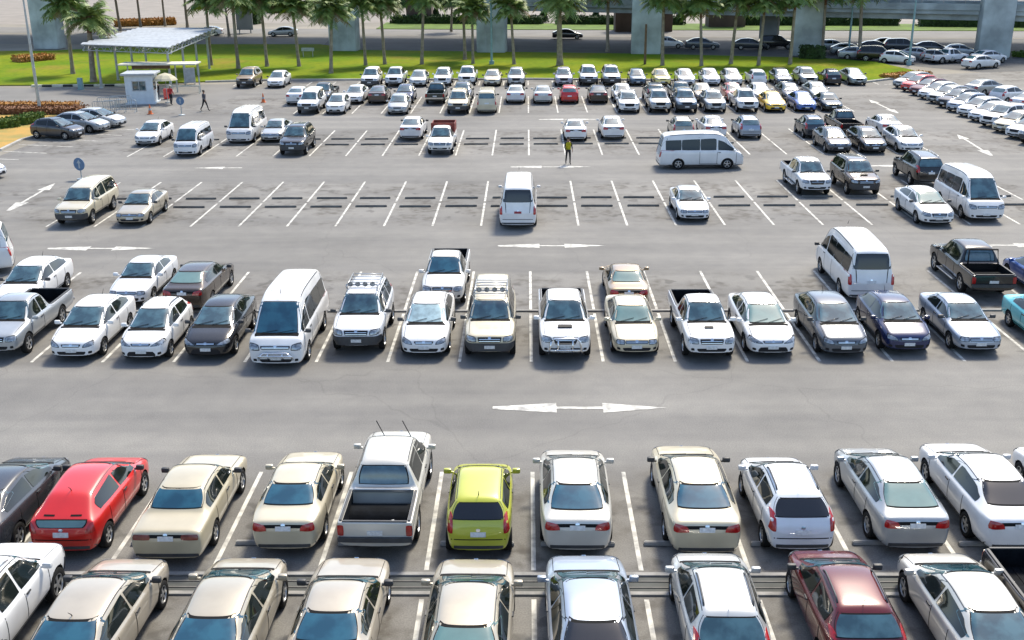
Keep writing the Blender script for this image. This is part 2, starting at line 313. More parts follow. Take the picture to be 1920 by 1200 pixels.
PROTO = {}
def build_proto(t):
    P = TYPES[t]; B = make_body(P); L, W, H = P['L'], P['W'], P['H']; hw = W/2; sq = P.get('sq', 0); bed = P.get('bed')
    root = bpy.data.objects.new(t, None)       # parts are copied from this prototype root, it is never linked itself
    parts = []                                   # (name, mesh, location, rotation, fine, subparts)
    def part(name, me, loc=(0, 0, 0), rz=0, fine=False, subs=()): parts.append((name, me, loc, rz, fine, list(subs)))
    part('body', B.mesh)
    Y = lambda s: s-L/2
    cz, wz, nz, tz = P['cz'], P['wz'], P['nz'], P['tz']
    # windscreen and its rubber seal
    z0, z1 = cz+.045, wz-.035; xb, xt = .83*hw, P['tw']*.93
    if sq: xb = .86*hw
    ws = patch(B, quad_ray((-xb, z0), (xb, z0), (xt, z1), (-xt, z1), 'F'), 14, 8, M['glass'], 'windscreen', .010, .05)
    se = patch(B, quad_ray((-xb-.035, z0-.025), (xb+.035, z0-.025), (xt+.03, z1+.02), (-xt-.03, z1+.02), 'F'), 14, 8, M['seam'], 'seal', .004, .05)
    part('windscreen', ws, subs=[('seal', se, True)])
    # rear window
    rz_, bz = P['rz'], P['bz']
    if bed or t == 'pickup_canopy': q0, q1, xb, xt = bz+.12, rz_-.12, P['tw']*1.02, P['tw']*.88
    elif sq: q0, q1, xb, xt = bz+.12, rz_-.22, .80*hw, .76*hw
    elif t == 'hatch_sport': q0, q1, xb, xt = .86, 1.0, .60*hw, .70*hw
    elif L-P['bs'] < .25: q0, q1, xb, xt = bz+.04, rz_-.12, .78*hw, P['tw']*.92
    else: q0, q1, xb, xt = bz+(.05 if not P.get('boxy') else .08), rz_-.035, (.83 if not P.get('boxy') else .72)*hw, P['tw']*(.95 if not P.get('boxy') else .90)
    rg = M['glass']
    rw = patch(B, quad_ray((xb, q0), (-xb, q0), (-xt, q1), (xt, q1), 'B'), 14, 7, rg, 'rear_window', .010, .10)
    rs = patch(B, quad_ray((xb+.03, q0-.015), (-xb-.03, q0-.015), (-xt-.03, q1+.02), (xt+.03, q1+.02), 'B'), 14, 7, M['seam'], 'seal', .004, .10)
    part('rear_window', rw, subs=[('seal', rs, True)])
    if t == 'hatch_sport':
        for x in (-.32, .32):
            part('roof_vent', patch(B, quad_ray((x+.13, 1.06), (x-.13, 1.06), (x-.13, 1.085), (x+.13, 1.085), 'B'), 4, 2, M['seam'], 'roof_vent', .006, .02), fine=True)
    # side windows
    cs_, w_ = P['cs'], P['ws']
    def zb(s): return B.belt(s)+.05
    def zt(s):
        d = B.top(s)-B.belt(s); return B.belt(s)+max(d-.135, .60*d) if not sq else B.belt(s)+max(d-.40, .55*d)
    s0 = cs_+.30*(w_-cs_)
    while zt(s0)-zb(s0) < .05: s0 += .03
    send = P['rs']+(.45 if not (bed or sq or L-P['bs'] < .25) else -.08)*(P['bs']-P['rs'])
    if bed: send = P['rs']-.10
    if sq: send = P['rs']-.10
    if t == 'hatch_sport': send = P['rs']+.15
    if sq: cuts = [s0, w_+.45, w_+.55, w_+1.56, w_+1.585, send-1.02, send-.995, send]
    elif t == 'pickup': cuts = [s0, w_+.48, w_+.56, send]
    elif t in ('suv', 'pickup_canopy', 'crossover'): cuts = [s0, w_+.50, w_+.58, w_+1.35, w_+1.45, send]
    else: cuts = [s0, w_+.46, w_+.53, send]
    for sg, ax in ((1, 'R'), (-1, 'L')):
        for a, b in zip(cuts[::2], cuts[1::2]):
            def fn(u, v, a=a, b=b, sg=sg):
                s = a+(b-a)*u; z = zb(s)+(zt(s)-zb(s))*v
                return (9*sg, Y(s), z), (-sg, 0, 0)
            part('side_window', patch(B, fn, 8, 5, M['glass_side'], 'side_window', .008, .06, .02))
    # lamps
    for sg in (1, -1):
        X = lambda f: sg*f*hw
        if sq: hl = ((X(.56), nz-.24), (X(.93), nz-.22), (X(.90), nz-.03), (X(.60), nz-.08))
        elif P.get('cl'): hl = ((X(.52), nz-.22), (X(.90), nz-.20), (X(.86), nz-.05), (X(.55), nz-.07))
        elif P.get('boxy') or t == 'sedan_old': hl = ((X(.50), nz-.18), (X(.84), nz-.17), (X(.80), nz-.05), (X(.50), nz-.05))
        else: hl = ((X(.46), nz-.19), (X(.86), nz-.14), (X(.82), nz-.005), (X(.54), nz-.08))
        fc = P.get('face', 0)
        if fc == 1 and not P.get('cl'): hl = ((X(.40), nz-.15), (X(.93), nz-.11), (X(.86), nz+.03), (X(.56), nz-.07))
        elif fc == 2 and not P.get('cl'): hl = ((X(.50), nz-.20), (X(.90), nz-.17), (X(.84), nz-.01), (X(.52), nz-.05))
        cxh = sum(p[0] for p in hl)/4; czh = sum(p[1] for p in hl)/4
        hb = [(cxh+(p[0]-cxh)*1.14, czh+(p[1]-czh)*1.28) for p in hl]
        part('headlight', patch(B, quad_ray(*hl, 'F'), 6, 4, M['lamp'], 'headlight', .012, .22), subs=[('bezel', patch(B, quad_ray(*hb, 'F'), 6, 4, M['seam'], 'bezel', .004, .22), True)])
        if bed: tl = ((X(.80), .72), (X(.965), .72), (X(.965), 1.0), (X(.80), 1.0))
        elif sq: tl = ((X(.80), .80), (X(.95), .80), (X(.94), 1.22), (X(.82), 1.22))
        elif t == 'hatch_sport': tl = ((X(.64), .72), (X(.90), .74), (X(.84), .98), (X(.74), .92))
        elif L-P['bs'] < .25: tl = ((X(.74), tz-.20), (X(.93), tz-.18), (X(.84), tz+.20), (X(.74), tz+.18))
        elif P.get('boxy'): tl = ((X(.42), tz-.22), (X(.90), tz-.22), (X(.88), tz-.09), (X(.42), tz-.09))
        else: tl = ((X(.44), tz-.24), (X(.87), tz-.26), (X(.83), tz-.05), (X(.52), tz-.10))
        part('taillight', patch(B, quad_ray(*tl, 'B'), 6, 4, M['tail'] if t != 'sedan_boxy' else M['tail_brown'], 'taillight', .010, .20))
        # mirror
        bm = bmesh.new(); box(bm, (0, 0, 0), (.20, .11, .14), 0, .035)
        box(bm, (-.11*sg, .0, -.04), (.08, .06, .05), 0, .01)
        sm = cs_+.40*(w_-cs_)
        if sq: sm = cs_+.30*(w_-cs_)
        part('side_mirror', bm_mesh(bm, 'side_mirror', [M['trim'], ], True, 40), (sg*(B.wid(sm)+.08), Y(sm), B.belt(sm)+.10))
        # fog lamp / side trim / door gaps
        gaps = [cs_+.08, w_+.50]
        if not (t == 'pickup'): gaps.append(min(w_+1.38, P['rs']+.2) if not sq else w_+1.6)
        fl = []
        for gs in gaps:
            def fn(u, v, gs=gs, sg=sg): return (9*sg, Y(gs)+(u-.5)*.022, .36+(B.belt(gs)-.40)*v), (-sg, 0, 0)
            fl.append(fn)
        def fn(u, v, sg=sg):
            s = gaps[0]+(gaps[-1]-gaps[0])*u; return (9*sg, Y(s), P.get('cl', .19)+.15+.03*v), (-sg, 0, 0)
        fl.append(fn)
        part('door_seam', patch(B, fl, 1, 6, M['seam'], 'door_seam', .004, 0, .01), fine=True)
        def fh(u, v, sg=sg, s=w_+.36): return (9*sg, Y(s)+(u-.5)*.18, B.belt(s)-.10+.035*v), (-sg, 0, 0)
        part('door_handle', patch(B, fh, 3, 2, M['trim'], 'door_handle', .022, .1, .01), fine=True)
    # face
    if t == 'sedan_boxy' or t == 'sedan_old': gr = ((-.46*hw, nz-.17), (.46*hw, nz-.17), (.46*hw, nz-.06), (-.46*hw, nz-.06))
    elif P.get('cl'): gr = ((-.42*hw, nz-.24), (.42*hw, nz-.24), (.47*hw, nz-.07), (-.47*hw, nz-.07))
    elif sq: gr = ((-.50*hw, nz-.22), (.50*hw, nz-.22), (.54*hw, nz-.10), (-.54*hw, nz-.10))
    else: gr = ((-.34*hw, nz-.19), (.34*hw, nz-.19), (.40*hw, nz-.09), (-.40*hw, nz-.09))
    fc = P.get('face', 0)
    if fc == 1: gr = ((-.36*hw, nz-.15), (.36*hw, nz-.15), (.42*hw, nz-.07), (-.42*hw, nz-.07))
    if fc == 2 and not P.get('cl'): gr = ((-.36*hw, nz-.24), (.36*hw, nz-.24), (.44*hw, nz-.06), (-.44*hw, nz-.06))
    if fc == 2 and P.get('cl'): gr = ((-.38*hw, nz-.30), (.38*hw, nz-.30), (.48*hw, nz-.06), (-.48*hw, nz-.06))
    gm = patch(B, quad_ray(*gr, 'F'), 8, 3, M['dark'], 'grille', .008, .06)
    g0, g1 = gr[0][1], gr[2][1]
    bars = [quad_ray((gr[0][0]*.96, z), (-gr[0][0]*.96, z), (-gr[0][0]*.96, z+.018), (gr[0][0]*.96, z+.018), 'F') for z in (g0+.03, (g0+g1)/2+.01)]
    part('grille', gm, subs=[('grille_bar', patch(B, bars, 8, 1, M['chrome'], 'grille_bar', .016, 0), True)])
    part('badge', patch(B, quad_ray((-.055, g1-.06), (.055, g1-.06), (.055, g1+.01), (-.055, g1+.01), 'F'), 5, 4, M['chrome'], 'badge', .022, .4, .02), fine=True)
    zt_ = tz-.10 if not bed else tz-.22
    if not bed: part('badge', patch(B, quad_ray((.05, zt_-.04), (-.05, zt_-.04), (-.05, zt_+.03), (.05, zt_+.03), 'B'), 5, 4, M['chrome'], 'badge', .014, .4, .02), fine=True)
    cl = P.get('cl', .19)
    if t in ('suv', 'pickup_canopy'):
        part('front_bumper', patch(B, quad_ray((-.90*hw, cl+.10), (.90*hw, cl+.10), (.94*hw, nz-.27), (-.94*hw, nz-.27), 'F'), 14, 4, M['trim'], 'front_bumper', .03, .04, .03))
    else:
        part('air_intake', patch(B, quad_ray((-.62*hw, cl+.10), (.62*hw, cl+.10), (.52*hw, cl+.27), (-.52*hw, cl+.27), 'F') if fc == 1 else quad_ray((-.52*hw, cl+.11), (.52*hw, cl+.11), (.60*hw, cl+.23), (-.60*hw, cl+.23), 'F'), 10, 3, M['dark'], 'air_intake', .006, .12))
        for sg in (1, -1): part('fog_lamp_recess', patch(B, quad_ray((sg*.66*hw, cl+.15), (sg*.80*hw, cl+.16), (sg*.80*hw, cl+.25), (sg*.68*hw, cl+.24), 'F'), 3, 3, M['dark'], 'fog_lamp_recess', .006, .2), fine=True)
    if bed: part('rear_bumper', patch(B, quad_ray((.95*hw, cl+.22), (-.95*hw, cl+.22), (-.95*hw, cl+.34), (.95*hw, cl+.34), 'B'), 12, 3, M['chrome'] if t == 'pickup' else M['trim'], 'rear_bumper', .07, .03, .03))
    else: part('rear_bumper', patch(B, quad_ray((.86*hw, cl+.13), (-.86*hw, cl+.13), (-.86*hw, cl+.21), (.86*hw, cl+.21), 'B'), 12, 2, M['trim'], 'rear_bumper', .012, .03, .02))
    part('number_plate', patch(B, quad_ray((-.18, cl+.20), (.18, cl+.20), (.18, cl+.31), (-.18, cl+.31), 'F'), 4, 3, M['plate'], 'number_plate', .03 if t not in ('suv', 'pickup_canopy') else .045, 0))
    pz = tz-.24 if not (bed or sq or L-P['bs'] < .25) else (.74 if bed else tz-.26)
    if sq: pz = .86
    part('number_plate', patch(B, quad_ray((.18, pz), (-.18, pz), (-.18, pz+.11), (.18, pz+.11), 'B'), 4, 3, M['plate'], 'number_plate', .018, 0))
    if not bed and L-P['bs'] >= .25:      # boot lid gap
        part('boot_seam', patch(B, [quad_ray((.70*hw, Y(L)-.02-.0), (-.70*hw, Y(L)-.02), (-.70*hw, Y(L)-.045), (.70*hw, Y(L)-.045), 'T'),
             ], 8, 6, M['seam'], 'boot_seam', .004, 0, .01), fine=True)
    elif not bed:
        part('boot_seam', patch(B, quad_ray((.80*hw, cl+.36), (-.80*hw, cl+.36), (-.80*hw, cl+.385), (.80*hw, cl+.385), 'B'), 10, 1, M['seam'], 'boot_seam', .004, 0, .01), fine=True)
    # cowl strip under the windscreen and bonnet gaps
    part('cowl_panel', patch(B, quad_ray((-.78*hw, Y(cs_)-.075), (.78*hw, Y(cs_)-.075), (.80*hw, Y(cs_)+.05), (-.80*hw, Y(cs_)+.05), 'T'), 12, 2, M['seam'], 'cowl_panel', .006, .04))
    if not sq:
        for sg in (1, -1): part('bonnet_seam', patch(B, quad_ray((sg*.80*hw, Y(.28)), (sg*.785*hw, Y(.28)), (sg*.795*hw, Y(cs_)-.06), (sg*.81*hw, Y(cs_)-.06), 'T'), 1, 8, M['seam'], 'bonnet_seam', .004, 0, .01), fine=True)
    # roof gutters
    tr = P['tw']
    for sg in (1, -1):
        part('roof_gutter', patch(B, quad_ray((sg*tr*.955, Y(w_)+.05), (sg*tr*.93, Y(w_)+.05), (sg*tr*.92, Y(P['rs'])-.05), (sg*tr*.945, Y(P['rs'])-.05), 'T'), 1, 10, M['trim'], 'roof_gutter', .005, 0, .01), fine=True)
    if sq:      # stiffening ribs pressed into the van roof and its tail handle
        ribs = [quad_ray((x-.03, Y(1.9)), (x+.03, Y(1.9)), (x+.03, Y(4.7 if L > 5 else 4.0)), (x-.03, Y(4.7 if L > 5 else 4.0)), 'T') for x in (-.42, -.14, .14, .42)]
        part('roof_rib', patch(B, ribs, 1, 8, paint('white'), 'roof_rib', .012, 0, .01), fine=True)
    # wipers
    bm = bmesh.new()
    for x0, x1 in ((-.55*hw, .02), (.02, .60*hw)):
        pts = []
        for i in range(5):
            u = i/4; x = x0+(x1-x0)*u; z = cz+.035+.08*u
            h = B.bvh.ray_cast(Vector((x, -9, z)), Vector((0, 1, 0)))
            if h[0] is not None: pts.append(h[0]+h[1]*.03)
        if len(pts) > 2: tube(bm, pts, .009, 5)
    part('wiper', bm_mesh(bm, 'wiper', [M['dark']]), fine=True)
    # short roof aerial
    sA = P['rs']-.12 if not sq else w_+.2
    bm = bmesh.new(); zA = H if sq else P['rz']
    tube(bm, [(0, Y(sA), zA-.03), (0, Y(sA)+.05, zA+.06), (0, Y(sA)+.16, zA+.17)], .014, 5, 0, .005)
    if t in ('hatch', 'hatch_small', 'sedan', 'hatch_sport', 'van'): part('aerial', bm_mesh(bm, 'aerial', [M['dark']]), fine=True)
    else: bm.free()
    if t in ('suv', 'crossover', 'hatch'):
        for sg in (1, -1):
            bm = bmesh.new(); xr = sg*tr*.86; zz = H-.01
            sa, sb = w_+.25, P['rs']-.15
            pts = []
            for i in range(9):
                s = sa+(sb-sa)*i/8; h = B.bvh.ray_cast(Vector((xr, Y(s), 9)), Vector((0, 0, -1))); pts.append(h[0]+Vector((0, 0, (.05 if 0 < i < 8 else 0.0))))
            tube(bm, pts, .02, 6); part('roof_rail', bm_mesh(bm, 'roof_rail', [M['trim'] if t != 'suv' else M['rim']], True), fine=True)
    # wheels
    ty, rm = wheel_meshes(P['wr']); xw = hw-.115
    for a in (P['a0'], P['a1']):
        for sg in (1, -1): part('wheel', ty, (sg*xw, Y(a), P['wr']), 0 if sg > 0 else math.pi, subs=[('rim', rm, False)])
    if bed:     # white paper scrap aside, the open bed has ribs on its floor
        bm = bmesh.new(); s0_, s1_ = bed
        for k in range(7): box(bm, (-.52+k*.173, Y((s0_+s1_)/2), tz-.445), (.05, s1_-s0_-.06, .02), 0, .006)
        part('bed_rib', bm_mesh(bm, 'bed_rib', [M['bed']]), fine=True)
        bm = bmesh.new()
        for sg in (1, -1): box(bm, (sg*(hw-.105), Y((s0_+s1_)/2), tz+.012), (.07, s1_-s0_+.02, .03), 0, .01)
        box(bm, (0, Y(s1_+.04), tz+.012), (W-.3, .06, .03), 0, .01)
        part('bed_rail', bm_mesh(bm, 'bed_rail', [M['trim']]), fine=True)
    PROTO[t] = (B, parts)
    bpy.data.objects.remove(root)

MIRROR_PAINTED = {}
def vehicle(t, col, x, y, rot, label, cat, group, fine, glass=None, rear_glass=None):
    if t == 'sedan' and hash_(label) % 2: t = 'sedan_b'
    if t not in PROTO: build_proto(t)
    B, parts = PROTO[t]
    nm = {'sedan': 'saloon_car', 'sedan_b': 'saloon_car', 'sedan_large': 'saloon_car', 'sedan_old': 'saloon_car', 'sedan_boxy': 'saloon_car', 'hatch': 'hatchback_car', 'hatch_small': 'hatchback_car', 'hatch_sport': 'hatchback_car',
          'suv': 'off_road_car', 'crossover': 'off_road_car', 'van': 'minibus', 'van_old': 'minibus', 'pickup': 'pickup_truck', 'pickup_double': 'pickup_truck', 'pickup_canopy': 'pickup_truck'}[t]
    root = empty(nm, (x, y, ROADZ), R(rot), label, cat, group)
    for name, me, loc, rz, fn, subs in parts:
        if fn and not fine: continue
        o = bpy.data.objects.new(name, me); COL.objects.link(o); o.parent = root; o.location = loc; o.rotation_euler = (0, 0, rz)
        ovr = None
        if name == 'body': ovr = paint(col)
        elif name == 'side_mirror' and col not in ('black', 'darkgrey'): ovr = paint(col) if (hash_(label) % 3) else None
        elif name == 'roof_rib': ovr = paint(col)
        elif name == 'windscreen' and glass: ovr = M[glass]
        elif name == 'rear_window' and rear_glass: ovr = M[rear_glass]
        if ovr:
            o.material_slots[0].link = 'OBJECT'; o.material_slots[0].material = ovr
        for sn, sme, sf in subs:
            if (sf or sn == 'rim') and not fine and sn != 'rim': continue
            so = bpy.data.objects.new(sn, sme); COL.objects.link(so); so.parent = o
    return root
def hash_(s): return sum((i+1)*ord(c) for i, c in enumerate(s))
ROADZ = .008

VEHICLES = [
    ('suv', 'white', -11.32, 19.03, 180, 'white estate car poking in at the lower left corner beside the red hatchback', 'car', 'cars parked in the row nearest the camera', 1),
    ('sedan', 'beige', -8.87, 18.84, 180, 'beige saloon parked nose up to the boxy beige saloon, lower left', 'car', 'cars parked in the row nearest the camera', 1),
    ('sedan', 'champagne', -6.2, 18.94, 180, 'pale champagne saloon nose to tail with the cream saloon with red lights, lower left', 'car', 'cars parked in the row nearest the camera', 1),
    ('sedan_old', 'beige', -3.89, 19.04, 180, 'beige saloon parked directly below the pickup with the empty black bed', 'car', 'cars parked in the row nearest the camera', 1),
    ('sedan_large', 'champagne', -1.19, 18.71, 180, 'champagne saloon parked directly below the lime green hatchback', 'car', 'cars parked in the row nearest the camera', 1),
    ('sedan_large', 'bluesilver', 1.29, 18.87, 180, 'blue-silver saloon with a dark rear window below the silver-white saloon', 'car', 'cars parked in the row nearest the camera', 1),
    ('hatch', 'pale', 3.98, 19.38, 180, 'pale grey hatchback parked below the pale gold saloon', 'car', 'cars parked in the row nearest the camera', 1),
    ('hatch', 'darkred', 6.63, 19.5, 180, 'dark red car in the nearest row at lower right', 'car', 'cars parked in the row nearest the camera', 1),
    ('sedan', 'pearl2', 9.14, 19.18, 180, 'white car nosed up behind the silver saloon at lower right', 'car', 'cars parked in the row nearest the camera', 1),
    ('pickup', 'black', 10.97, 18.43, 0, 'black pickup with its open bed towards the white saloon, lower right corner', 'pickup', 'cars parked in the row nearest the camera', 1),
    ('sedan', 'darkgrey', -13.13, 23.98, 180, 'dark grey saloon cut by the left edge next to the red hatchback', 'car', 'cars in the second row with their tails to the camera', 1),
    ('hatch_sport', 'red', -10.98, 24.12, 180, 'bright red sloping hatchback with a narrow rear window', 'car', 'cars in the second row with their tails to the camera', 1),
    ('sedan_boxy', 'wheat', -8.4, 24.03, 180, 'boxy old beige saloon with a flat boot and square blue rear window', 'car', 'cars in the second row with their tails to the camera', 1),
    ('sedan_old', 'cream', -5.77, 24.38, 180, 'cream saloon with dark red lamps between boxy beige saloon and pickup', 'car', 'cars in the second row with their tails to the camera', 1),
    ('pickup_double', 'pearl2', -3.53, 24.64, 180, 'silver-white pickup with an empty black open bed and two roof aerials', 'pickup', 'cars in the second row with their tails to the camera', 1),
    ('hatch_small', 'lime', -1.16, 23.92, 180, 'lime green small hatchback with a black rear window', 'car', 'cars in the second row with their tails to the camera', 1),
    ('sedan', 'pearl2', 1.19, 24.4, 180, 'silver-white saloon with red lamps next to the lime green hatchback', 'car', 'cars in the second row with their tails to the camera', 1),
    ('sedan_large', 'cream', 4.2, 24.44, 180, 'pale gold saloon with a blue rear window, left of the white hatchback with roof rails', 'car', 'cars in the second row with their tails to the camera', 1),
    ('hatch', 'white2', 6.44, 24.14, 180, 'white hatchback with roof rails and tall red lamps', 'car', 'cars in the second row with their tails to the camera', 1),
    ('sedan', 'silver', 9.13, 24.51, 180, 'silver saloon with a pale green rear window and wide number plate', 'car', 'cars in the second row with their tails to the camera', 1),
    ('sedan_large', 'white', 11.54, 24.6, 180, 'white saloon with dark rear window at the right edge of its row', 'car', 'cars in the second row with their tails to the camera', 1),
    ('sedan', 'white', 13.99, 24.54, 180, 'white car just peeking in at the right edge of the second row', 'car', 'cars in the second row with their tails to the camera', 1),
    ('pickup', 'silver', -18.66, 37.49, 0, 'silver pickup with an open dark bed cut by the left edge', 'pickup', 'cars in the third row facing the camera', 1),
    ('sedan', 'white', -15.86, 37.06, 0, 'white saloon with a sporty bumper next to the silver pickup', 'car', 'cars in the third row facing the camera', 1),
    ('hatch', 'white', -13.39, 36.62, 0, 'white rounded hatchback between white sporty saloon and black saloon', 'car', 'cars in the third row facing the camera', 1),
    ('sedan', 'black', -11.2, 37.14, 0, 'black saloon beside the tall white van', 'car', 'cars in the third row facing the camera', 1),
    ('van', 'white', -8.56, 36.75, 0, 'tall white minibus with a chrome front guard in the third row', 'van', 'cars in the third row facing the camera', 1),
    ('suv', 'white2', -6.02, 37.72, 0, 'white off-roader with spotlights on its roof rack and dark bumper', 'car', 'cars in the third row facing the camera', 1),
    ('sedan', 'white', -3.6, 37.32, 0, 'white saloon with a silver sunshade inside its windscreen', 'car', 'cars in the third row facing the camera', 1),
    ('pickup_canopy', 'cream', -1.3, 37.36, 0, 'cream pickup with a black bumper and lamps across its roof rack', 'pickup', 'cars in the third row facing the camera', 1),
    ('pickup_double', 'white', 1.32, 37.26, 0, 'white pickup with a chrome bull bar and bonnet scoop', 'pickup', 'cars in the third row facing the camera', 1),
    ('sedan_old', 'cream', 3.79, 37.3, 0, 'cream older saloon between the bull bar pickup and white pickup', 'car', 'cars in the third row facing the camera', 1),
    ('pickup', 'white', 6.32, 37.22, 0, 'white pickup with open bed and a chrome split grille', 'pickup', 'cars in the third row facing the camera', 1),
    ('sedan', 'white', 8.51, 37.28, 0, 'white saloon with a pale green windscreen right of the chrome grille pickup', 'car', 'cars in the third row facing the camera', 1),
    ('sedan', 'steel', 11.02, 37.28, 0, 'dark steel grey saloon left of the dark blue hatchback', 'car', 'cars in the third row facing the camera', 1),
    ('hatch_sport', 'navy', 13.36, 37.39, 0, 'dark navy hatchback between grey saloon and old silver saloon', 'car', 'cars in the third row facing the camera', 1),
    ('sedan_old', 'bluesilver', 15.82, 37.52, 0, 'old silver saloon next to the turquoise car', 'car', 'cars in the third row facing the camera', 1),
    ('sedan_old', 'turquoise', 18.92, 37.25, 0, 'turquoise car cut by the right edge', 'car', 'cars in the third row facing the camera', 1),
    ('sedan', 'white', -20.33, 42.26, 0, 'white saloon behind the silver pickup at the left edge', 'car', 'cars in the fourth row behind the third', 1),
    ('sedan_old', 'white2', -15.99, 42.92, 0, 'white saloon behind the white rounded hatchback', 'car', 'cars in the fourth row behind the third', 1),
    ('sedan_large', 'darkbrown', -13.47, 42.27, 180, 'dark brown saloon showing red tail lamps behind the black saloon', 'car', 'cars in the fourth row behind the third', 1),
    ('pickup', 'pearl', -3.35, 43.14, 0, 'silver pickup standing behind the white saloon with the sunshade', 'pickup', 'cars in the fourth row behind the third', 1),
    ('sedan_old', 'gold', 4.01, 42.22, 180, 'gold-brown saloon with red-brown tail behind the cream older saloon', 'car', 'cars in the fourth row behind the third', 1),
    ('van', 'white', 13.71, 43.73, 180, 'white minibus with a black rear window and its tail to the camera at right', 'van', 'cars in the fourth row behind the third', 1),
    ('pickup_double', 'black', 18.73, 44.04, 180, 'glossy black pickup with red lamps and a pale side step', 'pickup', 'cars in the fourth row behind the third', 1),
    ('sedan', 'blue', 21.35, 43.0, 180, 'blue car half hidden behind the glossy black pickup', 'car', 'cars in the fourth row behind the third', 1),
    ('van', 'white', -25.58, 45.39, -68, 'white van cut by the left edge above the white saloons', 'van', 'vehicles standing in the lanes', 1),
    ('pickup_canopy', 'cream', -23.5, 56.18, 0, 'cream pickup with a tall canopy and black grille at the left', 'pickup', 'cars in the fifth row from the bottom', 1),
    ('sedan_old', 'champagne', -20.45, 55.9, 0, 'champagne saloon beside the cream canopy pickup', 'car', 'cars in the fifth row from the bottom', 1),
    ('van', 'white', -0.43, 55.51, 180, 'white minibus with a dark red plate, tail to the camera, alone among empty bays', 'van', 'cars in the fifth row from the bottom', 1),
    ('sedan_old', 'white2', 8.62, 56.36, 0, 'cream-white saloon standing alone in an empty stretch of bays', 'car', 'cars in the fifth row from the bottom', 1),
    ('sedan_large', 'white', 20.76, 55.55, 0, 'bright white saloon in front of the white minibus at right', 'car', 'cars in the fifth row from the bottom', 1),
    ('van', 'white', 23.51, 56.69, 0, 'white minibus facing the camera at the right of the fifth row', 'van', 'cars in the fifth row from the bottom', 1),
    ('pickup_double', 'white2', 16.33, 62.62, 0, 'white pickup with dark open bed left of the dark off-roader', 'pickup', 'cars in the sixth row from the bottom', 1),
    ('suv', 'darkbrown', 19.08, 62.31, 0, 'dark brown off-roader with bonnet scoop beside the white pickup', 'car', 'cars in the sixth row from the bottom', 1),
    ('suv', 'black', 23.51, 64.43, 180, 'black off-roader half hidden behind the white minibus', 'car', 'cars in the sixth row from the bottom', 1),
    ('van', 'white', 11.05, 68.82, 91, 'long white minibus driving across the lane to the right', 'van', 'vehicles standing in the lanes', 1),
    ('sedan', 'white', -34.9, 66.33, 75, 'white car whose end just shows at the left edge beside the lane arrow', 'car', 'vehicles standing in the lanes', 1),
    ('van_old', 'white2', -23.21, 74.78, 0, 'old white van with a grey front near the entrance', 'van', 'cars in the seventh row from the bottom', 1),
    ('suv', 'black', -15.99, 75.07, 0, 'black off-roader with white bonnet reflections left of the empty bays', 'car', 'cars in the seventh row from the bottom', 1),
    ('pickup', 'rust', -5.9, 75.31, 0, 'small white pickup with a dark red bed', 'pickup', 'cars in the seventh row from the bottom', 1),
    ('sedan', 'darkgrey', 21.16, 75.03, 0, 'dark grey saloon, left one of the front trio at right', 'car', 'cars in the seventh row from the bottom', 1),
    ('sedan', 'black', 23.51, 74.98, 0, 'black saloon in the middle of the front trio at right', 'car', 'cars in the seventh row from the bottom', 1),
    ('sedan', 'white', 26.07, 75.12, 0, 'white saloon, right one of the front trio at right', 'car', 'cars in the seventh row from the bottom', 1),
    ('sedan', 'white', -27.33, 78.9, 0, 'white saloon standing alone near the ticket booth', 'car', 'cars in the eighth row from the bottom', 1),
    ('van', 'white', -20.77, 80.03, 0, 'white minibus near the ticket booth facing the camera', 'van', 'cars in the eighth row from the bottom', 1),
    ('sedan_old', 'silver', -18.59, 80.12, 0, 'silver saloon behind the black off-roader near the minibus', 'car', 'cars in the eighth row from the bottom', 1),
    ('sedan', 'white', -8.48, 80.78, 180, 'white saloon showing tail beside the small red-bedded pickup', 'car', 'cars in the eighth row from the bottom', 1),
    ('sedan_old', 'white', 3.55, 79.96, 180, 'white saloon tail to camera just above the man in the yellow vest', 'car', 'cars in the eighth row from the bottom', 1),
    ('sedan', 'white', 6.29, 80.67, 180, 'white saloon tail to camera right of the man in the yellow vest', 'car', 'cars in the eighth row from the bottom', 1),
    ('hatch', 'champagne', 11.42, 80.22, 180, 'champagne hatchback behind the crosswise white minibus', 'car', 'cars in the eighth row from the bottom', 1),
    ('sedan', 'white2', 13.73, 80.73, 180, 'white saloon with faint red lamps behind the crosswise minibus', 'car', 'cars in the eighth row from the bottom', 1),
    ('hatch', 'bluesilver', 16.31, 80.56, 180, 'silver-blue hatchback with a dark rear window, alone right of the crosswise minibus', 'car', 'cars in the eighth row from the bottom', 1),
    ('hatch', 'darkgrey', 21.06, 80.68, 180, 'dark grey hatchback with a blue rear window behind the front trio', 'car', 'cars in the eighth row from the bottom', 1),
    ('pickup', 'black', 23.76, 81.72, 180, 'black pickup behind the middle of the front trio', 'pickup', 'cars in the eighth row from the bottom', 1),
    ('sedan_old', 'white', 26.79, 81.68, 180, 'white saloon behind the white one of the front trio', 'car', 'cars in the eighth row from the bottom', 1),
    ('hatch', 'darkgrey', -35.21, 80.6, 74, 'dark grey hatchback seen from its side beside the flower bed', 'car', 'cars parked along the left flower bed', 1),
    ('sedan', 'silver', -34.7, 83.65, 74, 'silver saloon second from the flower bed kerb at left', 'car', 'cars parked along the left flower bed', 1),
    ('sedan', 'pale', -34.18, 85.88, 74, 'pale saloon furthest of the three cars by the flower bed', 'car', 'cars parked along the left flower bed', 1),
    ('pickup_canopy', 'white2', -18.55, 93.9, 0, 'white pickup with canopy, leftmost car of the ninth row', 'pickup', 'cars in the ninth row from the bottom', 0),
    ('hatch', 'white', -16.15, 93.15, 0, 'white hatchback second from the left in the ninth row', 'car', 'cars in the ninth row from the bottom', 0),
